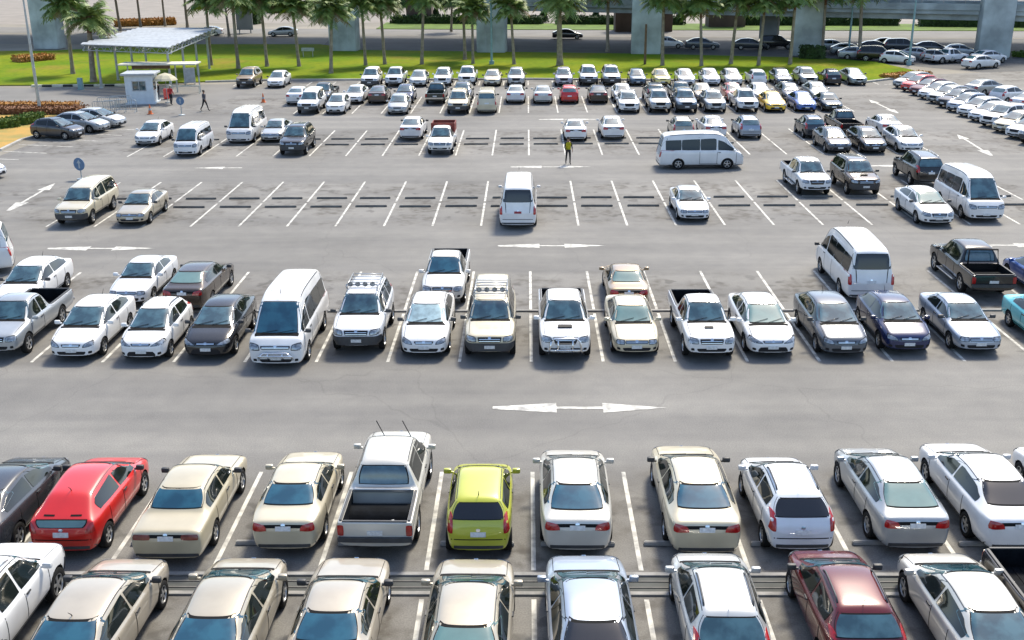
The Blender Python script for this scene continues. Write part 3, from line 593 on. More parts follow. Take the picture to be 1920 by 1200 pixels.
    ('sedan', 'silver', -10.88, 93.04, 0, 'silver saloon standing in front of a dark blue car in the ninth row', 'car', 'cars in the ninth row from the bottom', 0),
    ('suv', 'cream', -5.8, 93.26, 0, 'cream off-roader right of the big black pickup in the ninth row', 'car', 'cars in the ninth row from the bottom', 0),
    ('van_old', 'cream', -3.39, 93.44, 180, 'cream van next to the cream off-roader at the middle of the ninth row', 'van', 'cars in the ninth row from the bottom', 0),
    ('crossover', 'white', 8.64, 93.34, 0, 'white off-roader right of the empty bays in the ninth row', 'car', 'cars in the ninth row from the bottom', 0),
    ('pickup_double', 'silver', 11.22, 93.64, 0, 'silver pickup with dark roof behind it in the ninth row', 'pickup', 'cars in the ninth row from the bottom', 0),
    ('suv', 'bluegrey', 13.43, 93.31, 0, 'dark blue-grey off-roader in the ninth row', 'car', 'cars in the ninth row from the bottom', 0),
    ('crossover', 'silver', 15.87, 93.44, 0, 'silver off-roader left of the white pickup in the ninth row', 'car', 'cars in the ninth row from the bottom', 0),
    ('pickup_double', 'white2', 18.58, 93.74, 0, 'white pickup beside the yellow saloon in the ninth row', 'pickup', 'cars in the ninth row from the bottom', 0),
    ('sedan', 'yellow', 20.98, 93.62, 0, 'bright yellow saloon in the ninth row', 'car', 'cars in the ninth row from the bottom', 0),
    ('sedan', 'blue', 23.5, 93.54, 0, 'royal blue saloon right of the bright yellow one', 'car', 'cars in the ninth row from the bottom', 0),
    ('sedan_old', 'darkgreen', 25.75, 93.68, 0, 'dark green-grey saloon at the right end of the ninth row', 'car', 'cars in the ninth row from the bottom', 0),
    ('sedan', 'white', -20.69, 98.94, 180, 'white saloon behind the leftmost car of the ninth row', 'car', 'cars in the tenth row from the bottom', 0),
    ('pickup', 'dark', -18.46, 99.87, 0, 'cream pickup with a black cabin roof behind the white hatchback', 'pickup', 'cars in the tenth row from the bottom', 0),
    ('sedan', 'white', -15.53, 99.46, 0, 'white saloon with dark windows behind the white hatchback of the ninth row', 'car', 'cars in the tenth row from the bottom', 0),
    ('sedan', 'brown', -13.42, 99.4, 180, 'mauve-brown saloon left of the silver saloon', 'car', 'cars in the tenth row from the bottom', 0),
    ('hatch', 'navy', -11.01, 99.33, 0, 'dark blue hatchback hidden behind the silver saloon in the ninth row', 'car', 'cars in the tenth row from the bottom', 0),
    ('pickup', 'darkgreen', -8.18, 99.22, 180, 'dark green pickup with a white plate, tail to the camera', 'pickup', 'cars in the tenth row from the bottom', 0),
    ('crossover', 'darkgrey', -5.82, 99.8, 0, 'dark off-roader behind the cream off-roader', 'car', 'cars in the tenth row from the bottom', 0),
    ('sedan', 'white2', -0.98, 99.34, 180, 'white saloon left of the pale saloon with grey lamps', 'car', 'cars in the tenth row from the bottom', 0),
    ('sedan', 'pale', 1.44, 98.94, 180, 'pale saloon between the white saloon and the red car', 'car', 'cars in the tenth row from the bottom', 0),
    ('hatch', 'red', 3.81, 98.87, 180, 'bright red hatchback in the tenth row', 'car', 'cars in the tenth row from the bottom', 0),
    ('sedan', 'darkbrown', 6.41, 99.1, 180, 'dark brown saloon with a cream roof right of the bright red hatchback', 'car', 'cars in the tenth row from the bottom', 0),
    ('sedan', 'white', 8.66, 99.38, 0, 'white car behind the white off-roader of the ninth row', 'car', 'cars in the tenth row from the bottom', 0),
    ('crossover', 'black', 11.54, 99.26, 180, 'black off-roader behind the silver pickup of the ninth row', 'car', 'cars in the tenth row from the bottom', 0),
    ('pickup', 'black', 13.9, 99.54, 0, 'black pickup behind the dark blue-grey off-roader', 'pickup', 'cars in the tenth row from the bottom', 0),
    ('sedan', 'champagne', 15.88, 99.48, 0, 'champagne saloon behind the silver off-roader', 'car', 'cars in the tenth row from the bottom', 0),
    ('hatch', 'red2', 18.61, 99.07, 0, 'faded red hatchback behind the white pickup of the ninth row', 'car', 'cars in the tenth row from the bottom', 0),
    ('sedan', 'white', 21.12, 99.66, 0, 'white saloon behind the bright yellow saloon', 'car', 'cars in the tenth row from the bottom', 0),
    ('sedan', 'darkgrey', 23.75, 99.58, 0, 'dark grey saloon behind the royal blue one', 'car', 'cars in the tenth row from the bottom', 0),
    ('sedan', 'grey', 26.28, 99.84, 0, 'grey saloon behind the dark green-grey saloon', 'car', 'cars in the tenth row from the bottom', 0),
    ('suv', 'gold', -28.17, 111.14, 0, 'white-fronted gold off-roader, leftmost along the lawn', 'car', 'cars in the farthest row along the lawn', 0),
    ('sedan', 'white', -25.11, 110.96, 0, 'white saloon second from the left along the lawn', 'car', 'cars in the farthest row along the lawn', 0),
    ('suv', 'white', -15.64, 110.68, 0, 'tall white off-roader along the lawn, left of a white pickup', 'car', 'cars in the farthest row along the lawn', 0),
    ('pickup_double', 'white2', -13.29, 111.7, 0, 'white pickup third from the left cluster along the lawn', 'pickup', 'cars in the farthest row along the lawn', 0),
    ('sedan', 'pale', -10.88, 111.26, 0, 'pale saloon in front of the palm trunk along the lawn', 'car', 'cars in the farthest row along the lawn', 0),
    ('crossover', 'white2', -8.46, 111.57, 0, 'white off-roader along the lawn right of the pale saloon', 'car', 'cars in the farthest row along the lawn', 0),
    ('pickup_double', 'white', -6.02, 112.28, 0, 'white pickup with high cab left of the tall lamp post', 'pickup', 'cars in the farthest row along the lawn', 0),
    ('sedan', 'cream', -3.44, 111.42, 0, 'cream saloon parked just below the tall lamp post', 'car', 'cars in the farthest row along the lawn', 0),
    ('crossover', 'silver', -1.04, 111.3, 0, 'silver off-roader right of the tall lamp post', 'car', 'cars in the farthest row along the lawn', 0),
    ('crossover', 'lilac', 3.73, 111.13, 0, 'lilac-grey off-roader below the thick palm trunk', 'car', 'cars in the farthest row along the lawn', 0),
    ('suv', 'white2', 6.24, 111.55, 0, 'white off-roader with a dark bumper right of the thick palm', 'car', 'cars in the farthest row along the lawn', 0),
    ('suv', 'silver', 8.52, 111.47, 0, 'silver off-roader with a dark bumper along the lawn', 'car', 'cars in the farthest row along the lawn', 0),
    ('hatch', 'bluegrey', 11.1, 110.98, 0, 'dark blue-grey hatchback left of the pale yellow car', 'car', 'cars in the farthest row along the lawn', 0),
    ('hatch', 'paleyellow', 13.53, 110.89, 0, 'pale yellow car along the lawn', 'car', 'cars in the farthest row along the lawn', 0),
    ('sedan', 'white', 15.95, 111.12, 0, 'white saloon right of the pale yellow car along the lawn', 'car', 'cars in the farthest row along the lawn', 0),
    ('sedan', 'white2', 18.41, 111.04, 0, 'white saloon between two white cars along the lawn', 'car', 'cars in the farthest row along the lawn', 0),
    ('sedan', 'pearl', 20.61, 110.96, 0, 'pearl white saloon left of the white hatchback along the lawn', 'car', 'cars in the farthest row along the lawn', 0),
    ('hatch', 'white', 23.02, 110.54, 180, 'white hatchback with a dark rear window along the lawn', 'car', 'cars in the farthest row along the lawn', 0),
    ('sedan', 'steel', 25.52, 110.78, 0, 'steel grey saloon fourth from the right end along the lawn', 'car', 'cars in the farthest row along the lawn', 0),
    ('crossover', 'grey', 27.97, 110.66, 0, 'grey off-roader third from the right end along the lawn', 'car', 'cars in the farthest row along the lawn', 0),
    ('hatch', 'black', 30.41, 110.68, 180, 'black hatchback next to the end of the row along the lawn', 'car', 'cars in the farthest row along the lawn', 0),
    ('sedan_large', 'grey2', 32.85, 111.04, 0, 'grey-green saloon at the right end of the row along the lawn', 'car', 'cars in the farthest row along the lawn', 0),
    ('sedan', 'grey', 37.83, 107.61, -58, 'grey saloon at the far end of the angled cars', 'car', 'cars angled along the right hand aisle', 0),
    ('hatch', 'red', 37.48, 104.88, -58, 'bright red hatchback in the angled cars', 'car', 'cars angled along the right hand aisle', 0),
    ('sedan', 'darkred', 37.69, 102.51, -58, 'deep red saloon behind the bright red hatchback in the angled cars', 'car', 'cars angled along the right hand aisle', 0),
    ('sedan', 'white', 37.62, 99.96, -58, 'white saloon right after the red pair in the angled cars', 'car', 'cars angled along the right hand aisle', 0),
    ('sedan_large', 'grey', 37.66, 97.47, -58, 'silver-grey saloon second after the red pair in the angled cars', 'car', 'cars angled along the right hand aisle', 0),
    ('sedan', 'black', 37.48, 94.86, -58, 'black saloon in the middle of the angled cars', 'car', 'cars angled along the right hand aisle', 0),
    ('hatch', 'bluesilver', 37.13, 92.13, -58, 'blue-silver hatchback after the black saloon in the angled cars', 'car', 'cars angled along the right hand aisle', 0),
    ('sedan', 'white', 37.34, 89.76, -58, 'white saloon after the blue-silver hatchback of the angled cars', 'car', 'cars angled along the right hand aisle', 0),
    ('sedan', 'white2', 37.27, 87.21, -58, 'white saloon fifth from the near end of the angled cars', 'car', 'cars angled along the right hand aisle', 0),
    ('crossover', 'white', 37.18, 84.64, -58, 'white off-roader fourth from the near end of the angled cars', 'car', 'cars angled along the right hand aisle', 0),
    ('sedan', 'cream', 37.13, 82.11, -58, 'cream saloon third from the near end of the angled cars', 'car', 'cars angled along the right hand aisle', 0),
    ('sedan_large', 'white', 37.17, 79.62, -58, 'white saloon second from the near end of the angled cars', 'car', 'cars angled along the right hand aisle', 0),
    ('suv', 'white2', 37.05, 77.05, -58, 'white off-roader at the near end of the angled cars', 'car', 'cars angled along the right hand aisle', 0),
    ('hatch', 'white', 42.6, 96.94, 122, 'white hatchback facing the angled cars at the far right', 'car', 'cars standing beyond the angled cars', 0),
    ('sedan', 'white2', 42.89, 92.8, 122, 'white saloon at the right edge behind the angled cars', 'car', 'cars standing beyond the angled cars', 0),
    ('sedan', 'grey', 42.48, 101.81, 122, 'grey saloon behind the white part of the angled cars', 'car', 'cars standing beyond the angled cars', 0),
    ('hatch', 'white', 43.09, 128.76, 60, 'small white car at the edge of the shade under the viaduct', 'car', 'cars parked in the shade under the viaduct', 0),
    ('suv', 'black', 41.42, 131.17, 75, 'black off-roader behind the small white car under the viaduct', 'car', 'cars parked in the shade under the viaduct', 0),
    ('sedan', 'silver', 39.81, 133.66, 80, 'silver saloon by the slim palm trunk under the viaduct', 'car', 'cars parked in the shade under the viaduct', 0),
    ('sedan', 'silver', 46.91, 132.71, 60, 'silver saloon right of the small white car under the viaduct', 'car', 'cars parked in the shade under the viaduct', 0),
    ('pickup', 'white2', 48.94, 129.07, 110, 'white pickup near the right hand pier', 'car', 'cars parked in the shade under the viaduct', 0),
    ('hatch', 'grey', 48.05, 129.69, 60, 'grey-green hatchback left of the white pickup at the pier', 'car', 'cars parked in the shade under the viaduct', 0),
    ('sedan', 'grey', 40.21, 138.75, 80, 'grey saloon deep in the shade under the viaduct', 'car', 'cars parked in the shade under the viaduct', 0),
    ('sedan', 'black', 44.49, 141.92, 80, 'black saloon deep in the shade under the viaduct', 'car', 'cars parked in the shade under the viaduct', 0),
    ('suv', 'darkgrey', 47.61, 141.07, 80, 'dark grey off-roader deep in the shade under the viaduct', 'car', 'cars parked in the shade under the viaduct', 0),
    ('sedan', 'darkgrey', 51.01, 140.22, 80, 'dark saloon farthest right in the shade under the viaduct', 'car', 'cars parked in the shade under the viaduct', 0),
    ('sedan', 'grey', 39.5, 143.58, 85, 'grey saloon beside the right face of the wide pier in the shade', 'car', 'cars parked in the shade under the viaduct', 0),  # several dark cars in this group are added to deepen the shade
    ('sedan', 'darkgrey', 29.36, 146.27, 85, 'dark saloon in the shade left of the wide pier', 'car', 'cars parked in the shade under the viaduct', 0),
    ('suv', 'black', 32.98, 146.81, 85, 'black off-roader in the shade just left of the wide pier', 'car', 'cars parked in the shade under the viaduct', 0),
    ('hatch', 'silver', 53.16, 136.16, 80, 'silver hatchback in the shade between ramp support and right pier', 'car', 'cars parked in the shade under the viaduct', 0),
    ('sedan', 'darkgrey', 47.48, 146.04, 80, 'dark saloon at the back of the shaded parking under the ramp', 'car', 'cars parked in the shade under the viaduct', 0),
    ('sedan', 'steel', 23.28, 147.33, 85, 'steel saloon in the shade between two piers', 'car', 'cars parked in the shade under the viaduct', 0),
    ('hatch', 'white', 19.1, 149.05, 85, 'small white car beside the pier in the shade', 'car', 'cars parked in the shade under the viaduct', 0),
    ('sedan', 'white', 50.63, 123.47, 115, 'white saloon on the far road right of the pier', 'car', 'cars parked in the shade under the viaduct', 0),
    ('sedan', 'white2', 53.62, 128.85, 115, 'white car on the far road behind another white saloon at right', 'car', 'cars parked in the shade under the viaduct', 0),
    ('sedan', 'silver', -37.63, 171.26, -90, 'silver saloon on the paved road behind the lawn', 'car', 'cars on the roads beyond the lawn', 0),
    ('sedan', 'white', -49.62, 173.0, -90, 'white car behind the canopy beyond the lawn', 'car', 'cars on the roads beyond the lawn', 0),
    ('sedan', 'black', 6.02, 163.88, 90, 'black saloon passing on the road under the viaduct', 'car', 'cars on the roads beyond the lawn', 0),
]


# ------------------------------------------------------------------ the setting: ground sheets
def sheet(name, pts, z, material, thick=None, kind='structure', label=None):
    bm = bmesh.new(); vs = [bm.verts.new((p[0], p[1], z)) for p in pts]
    f = bm.faces.new(vs)
    bmesh.ops.recalc_face_normals(bm, faces=[f])
    if f.normal.z < 0: bmesh.ops.reverse_faces(bm, faces=[f])
    if thick:
        ret = bmesh.ops.extrude_face_region(bm, geom=[f]); 
        for g in ret['geom']:
            if isinstance(g, bmesh.types.BMVert): g.co.z += thick
    bmesh.ops.triangulate(bm, faces=[g for g in bm.faces if len(g.verts) > 4])
    me = bm_mesh(bm, name, [material]); 
    if not thick:
        for p in me.polygons:
            if p.normal.z < 0: p.flip()
    o = link(name, me); o['kind'] = kind
    return o

def asphalt_material():
    mt = bpy.data.materials.new('asphalt'); mt.use_nodes = True; nt = mt.node_tree; n = nt.nodes; L_ = nt.links
    b = n['Principled BSDF']; b.inputs['Roughness'].default_value = .85
    geo = n.new('ShaderNodeNewGeometry')
    def noise(scale, detail=5, vec=None, rough=.55):
        q = n.new('ShaderNodeTexNoise'); q.inputs['Scale'].default_value = scale; q.inputs['Detail'].default_value = detail; q.inputs['Roughness'].default_value = rough
        L_.new(vec or geo.outputs['Position'], q.inputs['Vector']); return q.outputs['Fac']
    def ramp(f, a, b_, ca, cb):
        r = n.new('ShaderNodeValToRGB'); e = r.color_ramp.elements; e[0].position = a; e[1].position = b_; e[0].color = (*ca, 1); e[1].color = (*cb, 1); L_.new(f, r.inputs[0]); return r.outputs[0]
    def mix(f, a, b_, mode='MIX'):
        q = n.new('ShaderNodeMix'); q.data_type = 'RGBA'; q.blend_type = mode; 
        if isinstance(f, float): q.inputs[0].default_value = f
        else: L_.new(f, q.inputs[0])
        for s, v in ((6, a), (7, b_)):
            if isinstance(v, tuple): q.inputs[s].default_value = (*v, 1)
            else: L_.new(v, q.inputs[s])
        return q.outputs[2]
    def math_(op, a, b_=None):
        q = n.new('ShaderNodeMath'); q.operation = op
        for i, v in enumerate((a, b_)):
            if v is None: continue
            if isinstance(v, (int, float)): q.inputs[i].default_value = v
            else: L_.new(v, q.inputs[i])
        return q.outputs[0]
    base = ramp(noise(.09, 4), .32, .68, (.148, .144, .134), (.214, .208, .193))
    mp = n.new('ShaderNodeMapping'); mp.inputs['Scale'].default_value = (.035, .55, 1); L_.new(geo.outputs['Position'], mp.inputs[0])
    streak = ramp(noise(1.0, 4, mp.outputs[0]), .38, .66, (.80, .80, .81), (1.04, 1.035, 1.02))
    c = mix(1.0, base, streak, 'MULTIPLY')
    c = mix(1.0, c, ramp(noise(1.3, 5), .3, .7, (.90, .90, .91), (1.05, 1.05, 1.04)), 'MULTIPLY')
    c = mix(1.0, c, ramp(noise(26., 3), .3, .7, (.74, .74, .74), (1.18, 1.18, 1.18)), 'MULTIPLY')
    # oil stains only where cars stand: distance of y to the middle of each double row
    sep = n.new('ShaderNodeSeparateXYZ'); L_.new(geo.outputs['Position'], sep.inputs[0])
    yy = math_('MODULO', math_('ADD', sep.outputs[1], 18.95-2.35+18.95), 18.95)
    dist = math_('ABSOLUTE', math_('SUBTRACT', yy, 9.475))
    # 0 at lane centres (9.475 from row middles)
    inrow = ramp(dist, .0, .0, (0, 0, 0), (1, 1, 1))
    mr = n.new('ShaderNodeMapRange'); L_.new(dist, mr.inputs[0]); mr.inputs[1].default_value = 3.6; mr.inputs[2].default_value = 5.4
    row = mr.outputs[0]
    st = ramp(noise(.42, 3.5, None, .6), .46, .59, (0, 0, 0), (1, 1, 1)); st2 = ramp(noise(2.2, 4), .40, .62, (.25, .25, .25), (1, 1, 1))
    sf = math_('MULTIPLY', math_('MULTIPLY', row, st), math_('MULTIPLY', st2, .78))
    c = mix(sf, c, (.062, .054, .044))
    drop = ramp(noise(1.1, 2), .60, .67, (0, 0, 0), (1, 1, 1))
    c = mix(math_('MULTIPLY', math_('MULTIPLY', row, drop), .50), c, (.045, .042, .038))
    # fine cracks and joints in the lanes
    vo = n.new('ShaderNodeTexVoronoi'); vo.feature = 'DISTANCE_TO_EDGE'; vo.inputs['Scale'].default_value = .11
    wv = n.new('ShaderNodeMix'); wv.data_type = 'RGBA'; wv.blend_type = 'ADD'; wv.inputs[0].default_value = 1.6
    nn = n.new('ShaderNodeTexNoise'); nn.inputs['Scale'].default_value = .6; L_.new(geo.outputs['Position'], nn.inputs['Vector'])
    L_.new(geo.outputs['Position'], wv.inputs[6]); L_.new(nn.outputs['Color'], wv.inputs[7]); L_.new(wv.outputs[2], vo.inputs['Vector'])
    cr = ramp(vo.outputs['Distance'], .0, .003, (.86, .86, .86), (1, 1, 1)); c = mix(1.0, c, cr, 'MULTIPLY')
    L_.new(c, b.inputs['Base Color'])
    bp = n.new('ShaderNodeBump'); bp.inputs['Strength'].default_value = .25; L_.new(noise(60., 3), bp.inputs['Height']); L_.new(bp.outputs[0], b.inputs['Normal'])
    return mt
M['asphalt'] = asphalt_material()
M['road'] = mat('old_road', (.17, .165, .155), .9, noise=.18, nscale=.25, bump=.2)
M['road_shade'] = mat('shade_darkened_road', (.10, .10, .098), .9, noise=.25, nscale=.3, bump=.2)  # darker copy of the road, deck shade put into its colour
M['soil'] = mat('dry_ground', (.24, .22, .18), .95, noise=.3, nscale=.12)
M['pave'] = mat('pale_paving', (.235, .21, .18), .9, noise=.2, nscale=.3)
M['line'] = mat('road_paint', (.55, .54, .49), .75, col2=(.27, .265, .245), nscale=2.6, contrast=(.36, .56))
M['line_worn'] = mat('worn_road_paint', (.56, .55, .50), .75, col2=(.27, .265, .25), nscale=3.0, contrast=(.38, .58))
M['kerb'] = mat('concrete_kerb', (.42, .41, .38), .9, noise=.3, nscale=1.5)
M['stop'] = mat('concrete_stop', (.30, .295, .28), .9, noise=.35, nscale=3)
M['stop_dark'] = mat('shadow_dark_stop', (.15, .147, .138), .9, noise=.35, nscale=3)  # concrete stops, the dark of their shadows put into the colour
M['drain'] = mat('drain_concrete', (.085, .09, .085), .9, noise=.35, nscale=1.2)
M['conc'] = mat('pier_concrete', (.50, .56, .55), .85, noise=.42, nscale=.45, bump=.1, bscale=6)
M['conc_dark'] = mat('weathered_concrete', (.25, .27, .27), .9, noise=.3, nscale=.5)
def lawn_material():
    mt = mat('lawn', (.100, .175, .006), 1.0, col2=(.18, .21, .010), nscale=.14, bump=.5, bscale=18)
    nt = mt.node_tree; n = nt.nodes; b = n['Principled BSDF']; b.inputs['Specular IOR Level'].default_value = .08; src = b.inputs['Base Color'].links[0].from_socket
    tc = n.new('ShaderNodeTexCoord')
    def layer(src, scale, p0, p1, col, fac):
        q = n.new('ShaderNodeTexNoise'); q.inputs['Scale'].default_value = scale; q.inputs['Detail'].default_value = 5; nt.links.new(tc.outputs['Object'], q.inputs['Vector'])
        r = n.new('ShaderNodeValToRGB'); r.color_ramp.elements[0].position = p0; r.color_ramp.elements[1].position = p1
        r.color_ramp.elements[0].color = (0, 0, 0, 1); r.color_ramp.elements[1].color = (fac, fac, fac, 1); nt.links.new(q.outputs['Fac'], r.inputs[0])
        mx = n.new('ShaderNodeMix'); mx.data_type = 'RGBA'; nt.links.new(r.outputs[0], mx.inputs[0]); nt.links.new(src, mx.inputs[6]); mx.inputs[7].default_value = (*col, 1)
        return mx.outputs[2]
    s = layer(src, .10, .58, .70, (.22, .17, .03), .8)
    s = layer(s, 1.6, .45, .75, (.05, .105, .01), .6)
    nt.links.new(s, b.inputs['Base Color']); return mt
M['lawn'] = lawn_material()
M['grass2'] = mat('verge_grass', (.10, .17, .012), .95, noise=.4, nscale=.4)
M['hedge'] = mat('hedge_leaf', (.035, .075, .012), .8, noise=.5, nscale=2)
M['hedge_lt'] = mat('light_hedge_leaf', (.10, .17, .02), .8, noise=.4, nscale=2)
M['flower'] = mat('orange_flower', (.42, .20, .035), .8, noise=.35, nscale=3)
M['flower2'] = mat('rust_flower', (.20, .085, .03), .8, noise=.35, nscale=3)
M['bedsoil'] = mat('flower_bed', (.42, .24, .05), .95, col2=(.24, .20, .05), nscale=.6)

S = sheet('ground', [(-900, -60), (900, -60), (900, 1600), (-900, 1600)], -.008, M['soil'])
LOT = [(-75, 5), (75, 5), (75, 126), (42.82, 117.73), (33.42, 109.97), (22.44, 112.10), (0.69, 114.48), (-27.28, 114.64), (-33.15, 111.56), (-41.07, 93.68), (-34.92, 86.14), (-36.24, 76.97), (-36.38, 73.51), (-60, 60)]
sheet('car_park_asphalt', LOT, 0, M['asphalt'])
sheet('entry_road', [(-81.08, 110.73), (-45.11, 109.88), (-40.91, 110.56), (-32.28, 112.39), (-27, 110), (-28, 98), (-37.55, 96.74), (-47.91, 98.38), (-72.96, 99.14)], .004, M['road'])
LAWN = [(-70.89, 112.06), (-41.37, 111.85), (-33.62, 114.20), (-27.44, 115.32), (0.69, 115.16), (22.57, 112.75), (33.56, 110.82), (39.11, 115.05), (42.87, 118.70), (40.88, 130.02), (35.78, 134.47), (15.09, 140.68), (-4.71, 144.45), (-21.91, 147.50), (-29.24, 156.44), (-50.08, 157.61), (-64.10, 148.97), (-92.36, 147.50)]
sheet('lawn', LAWN, .0, M['lawn'], .10)
sheet('shaded_road', [(-30, 172.5), (-28, 146.6), (-22.02, 148.25), (-4.73, 145.16), (15.16, 141.35), (36.10, 135.72), (41.32, 129.41), (50, 118.5), (120, 105), (130, 150), (90, 158), (0, 168.5)], -.004, M['road_shade'])
sheet('paved_road', [(-140, 166), (-50.34, 158.46), (-29.40, 157.28), (-28, 148.5), (-30, 172.5), (-140, 185)], .002, M['road'])
sheet('pale_road', [(-140, 187), (-30, 173), (0, 169), (90, 159), (140, 150), (140, 163), (90, 172), (0, 181), (-30, 185), (-140, 200)], .000, M['road'])
sheet('verge', [(-25, 184.6), (0, 181.2), (90, 172.2), (140, 163.4), (140, 178), (90, 186), (0, 195), (-25, 199)], .0, M['grass2'], .08)
sheet('far_paving', [(-140, 200.4), (-26, 199.4), (0, 195.4), (140, 178.4), (160, 300), (-160, 330)], .004, M['pave'])
sheet('flower_bed', [(-61.05, 95.82), (-47.91, 98.38), (-38.48, 95.16), (-37.31, 92.96), (-36.24, 85.13), (-37.72, 79.85), (-37.31, 75.53), (-40.69, 62.23)], .0, M['bedsoil'], .10)
# kerbs
def kerb(name, pts, w=.28, h=.14, material=None, stripes=None):
    bm = bmesh.new()
    for a, b in zip(pts, pts[1:]):
        a, b = Vector((*a, 0)), Vector((*b, 0)); d = b-a; n_ = 1 if not stripes else max(1, int(d.length/stripes))
        for i in range(n_):
            c = a+d*((i+.5)/n_)
            box(bm, (c.x, c.y, h/2-.005), (d.length/n_-.012, w, h+.01), math.atan2(d.y, d.x), .02, (i % 2) if stripes else 0)
    o = link(name, bm_mesh(bm, name, [material or M['kerb'], M['dark']])); o['kind'] = 'structure'; return o
kerb('kerb', [(-33.56, 113.97), (-27.41, 115.19), (0.69, 115.02), (22.54, 112.62), (33.52, 110.69), (39.04, 114.82), (42.79, 118.46)], .32, .17)
M['kerb_white'] = mat('white_kerb_paint', (.66, .64, .52), .8, noise=.25, nscale=2)
kerb('kerb', [(-50.44, 110.90), (-40.92, 111.20)], .34, .22, M['kerb_white'], 1.0)
kerb('kerb', [(-62.87, 98.84), (-47.82, 98.18), (-38.42, 95.00), (-37.26, 92.96), (-36.09, 84.87), (-37.58, 79.62), (-37.22, 75.32)], .22, .14, M['kerb'])
# painted bays
def strip(bm, x0, y0, x1, y1, w):
    d = Vector((x1-x0, y1-y0)).normalized(); nx, ny = -d.y*w/2, d.x*w/2
    bm.faces.new([bm.verts.new(p) for p in ((x0+nx, y0+ny, ZL), (x0-nx, y0-ny, ZL), (x1-nx, y1-ny, ZL), (x1+nx, y1+ny, ZL))])
ZL = .0045
bm = bmesh.new()
XL = lambda n: .1425+2.5*n
for n_ in range(-7, 8): strip(bm, XL(n_), 21.72, XL(n_), 26.64, .11); strip(bm, XL(n_), 15.7, XL(n_), 20.55, .11)
for n_ in range(-12, 12): strip(bm, XL(n_), 34.87, XL(n_), 40.0, .11); strip(bm, XL(n_), 40.5, XL(n_), 45.70, .11)
for n_ in range(-10, 12): strip(bm, XL(n_), 53.8, XL(n_), 58.9, .11); strip(bm, XL(n_), 59.3, XL(n_), 64.63, .11)
for n_ in range(-11, 12): strip(bm, XL(n_), 72.97, XL(n_), 77.9, .11); strip(bm, XL(n_), 78.3, XL(n_), 83.39, .11)
for n_ in range(-8, 12): strip(bm, XL(n_), 92.0, XL(n_), 97.0, .11); strip(bm, XL(n_), 97.3, XL(n_), 102.3, .11)
for n_ in range(-12, 15): strip(bm, XL(n_), 110.4-.05*n_, XL(n_), 114.0-.1*max(n_-2, 0), .11)
for i in range(15):
    y = 109.5-i*2.55; strip(bm, 35.6, y, 40.0, y+2.7, .11)
for i in range(6): strip(bm, -38.8+i*.9, 73.0+i*2.4, -34.4+i*.9, 72.0+i*2.4, .11)
o = link('bay_markings', bm_mesh(bm, 'bay_markings', [M['line']])); o['kind'] = 'structure'
def arrow(name, cx, cy, rz, Ln=5.45, double=True, hw_=.37, hl=2.0, worn=False, curve=0):
    bm = bmesh.new(); q = .085
    pts = [((Ln/2-hl), -hw_), (Ln/2, 0), ((Ln/2-hl), hw_)]
    bm.faces.new([bm.verts.new((x, y, 0)) for x, y in pts])
    t0 = -(Ln/2-hl) if double else -Ln/2
    bm.faces.new([bm.verts.new((x, y, 0)) for x, y in ((t0, -q), (Ln/2-hl, -q), (Ln/2-hl, q), (t0, q))])
    if double: bm.faces.new([bm.verts.new((x, y, 0)) for x, y in ((t0, hw_), (-Ln/2, .10), (-Ln/2, -.10), (t0, -hw_))])
    for f in bm.faces:
        if double and len(f.verts) == 4 and f.calc_center_median().x < -.5: f.material_index = 1
    me = bm_mesh(bm, name, [M['line_worn' if worn else 'line'], M['line_worn']])
    for p in me.polygons:
        if p.normal.z < 0: p.flip()
    o = link(name, me); o.location = (cx, cy, .0085); o.rotation_euler = (0, 0, rz); o['kind'] = 'structure'
x0, y0 = (1.64, 30.95); arrow('lane_arrow', x0, y0, 0)
x0, y0 = (1.20, 49.91); arrow('lane_arrow', x0, y0, 0, 5.2)
x0, y0 = (1.55, 68.94); arrow('lane_arrow', x0, y0, 0, 5.2, worn=True)
x0, y0 = (3.58, 88.37); arrow('lane_arrow', x0, y0, 0, 5.2, worn=True)
x0, y0 = (-20.42, 49.64); arrow('lane_arrow', x0, y0, 0, 5.2)
x0, y0 = (-20.06, 68.98); arrow('lane_arrow', x0, y0, math.pi, 3.2, False)
x0, y0 = (-28.62, 60.93); arrow('lane_arrow', x0, y0, math.pi/2+.05, 7.2, worn=True)
x0, y0 = (24.39, 68.87); arrow('lane_arrow', x0, y0, 0, 5.0, worn=True)
x0, y0 = (31.55, 76.36); arrow('lane_arrow', x0, y0, math.pi/2-.1, 8.5)
x0, y0 = (30.96, 95.02); arrow('lane_arrow', x0, y0, math.pi/2, 8.0)
x0, y0 = (22.62, 49.81); arrow('lane_arrow', x0, y0, 0, 5.2)
# drain channel between the two nearest rows
bm = bmesh.new()
for y, w, h in ((21.52, .14, .05), (20.74, .14, .05)): box(bm, (0, y, h/2-.003), (64, w, h+.006), 0, .015)
o = link('drain_kerb', bm_mesh(bm, 'drain_kerb', [M['stop']])); o['kind'] = 'structure'
sheet('drain_channel', [(-32, 20.83), (32, 20.83), (32, 21.43), (-32, 21.43)], .004, M['drain'])
bm = bmesh.new()
for k in range(2): box(bm, (0, 21.0+k*.25, .012), (64, .04, .02))
o = link('drain_grating', bm_mesh(bm, 'drain_grating', [M['stop_dark']])); o['kind'] = 'structure'
bm = bmesh.new(); box(bm, (-3, 40.26, .03), (60, .16, .07), 0, .015)
o = link('row_kerb', bm_mesh(bm, 'row_kerb', [M['stop']])); o['kind'] = 'structure'

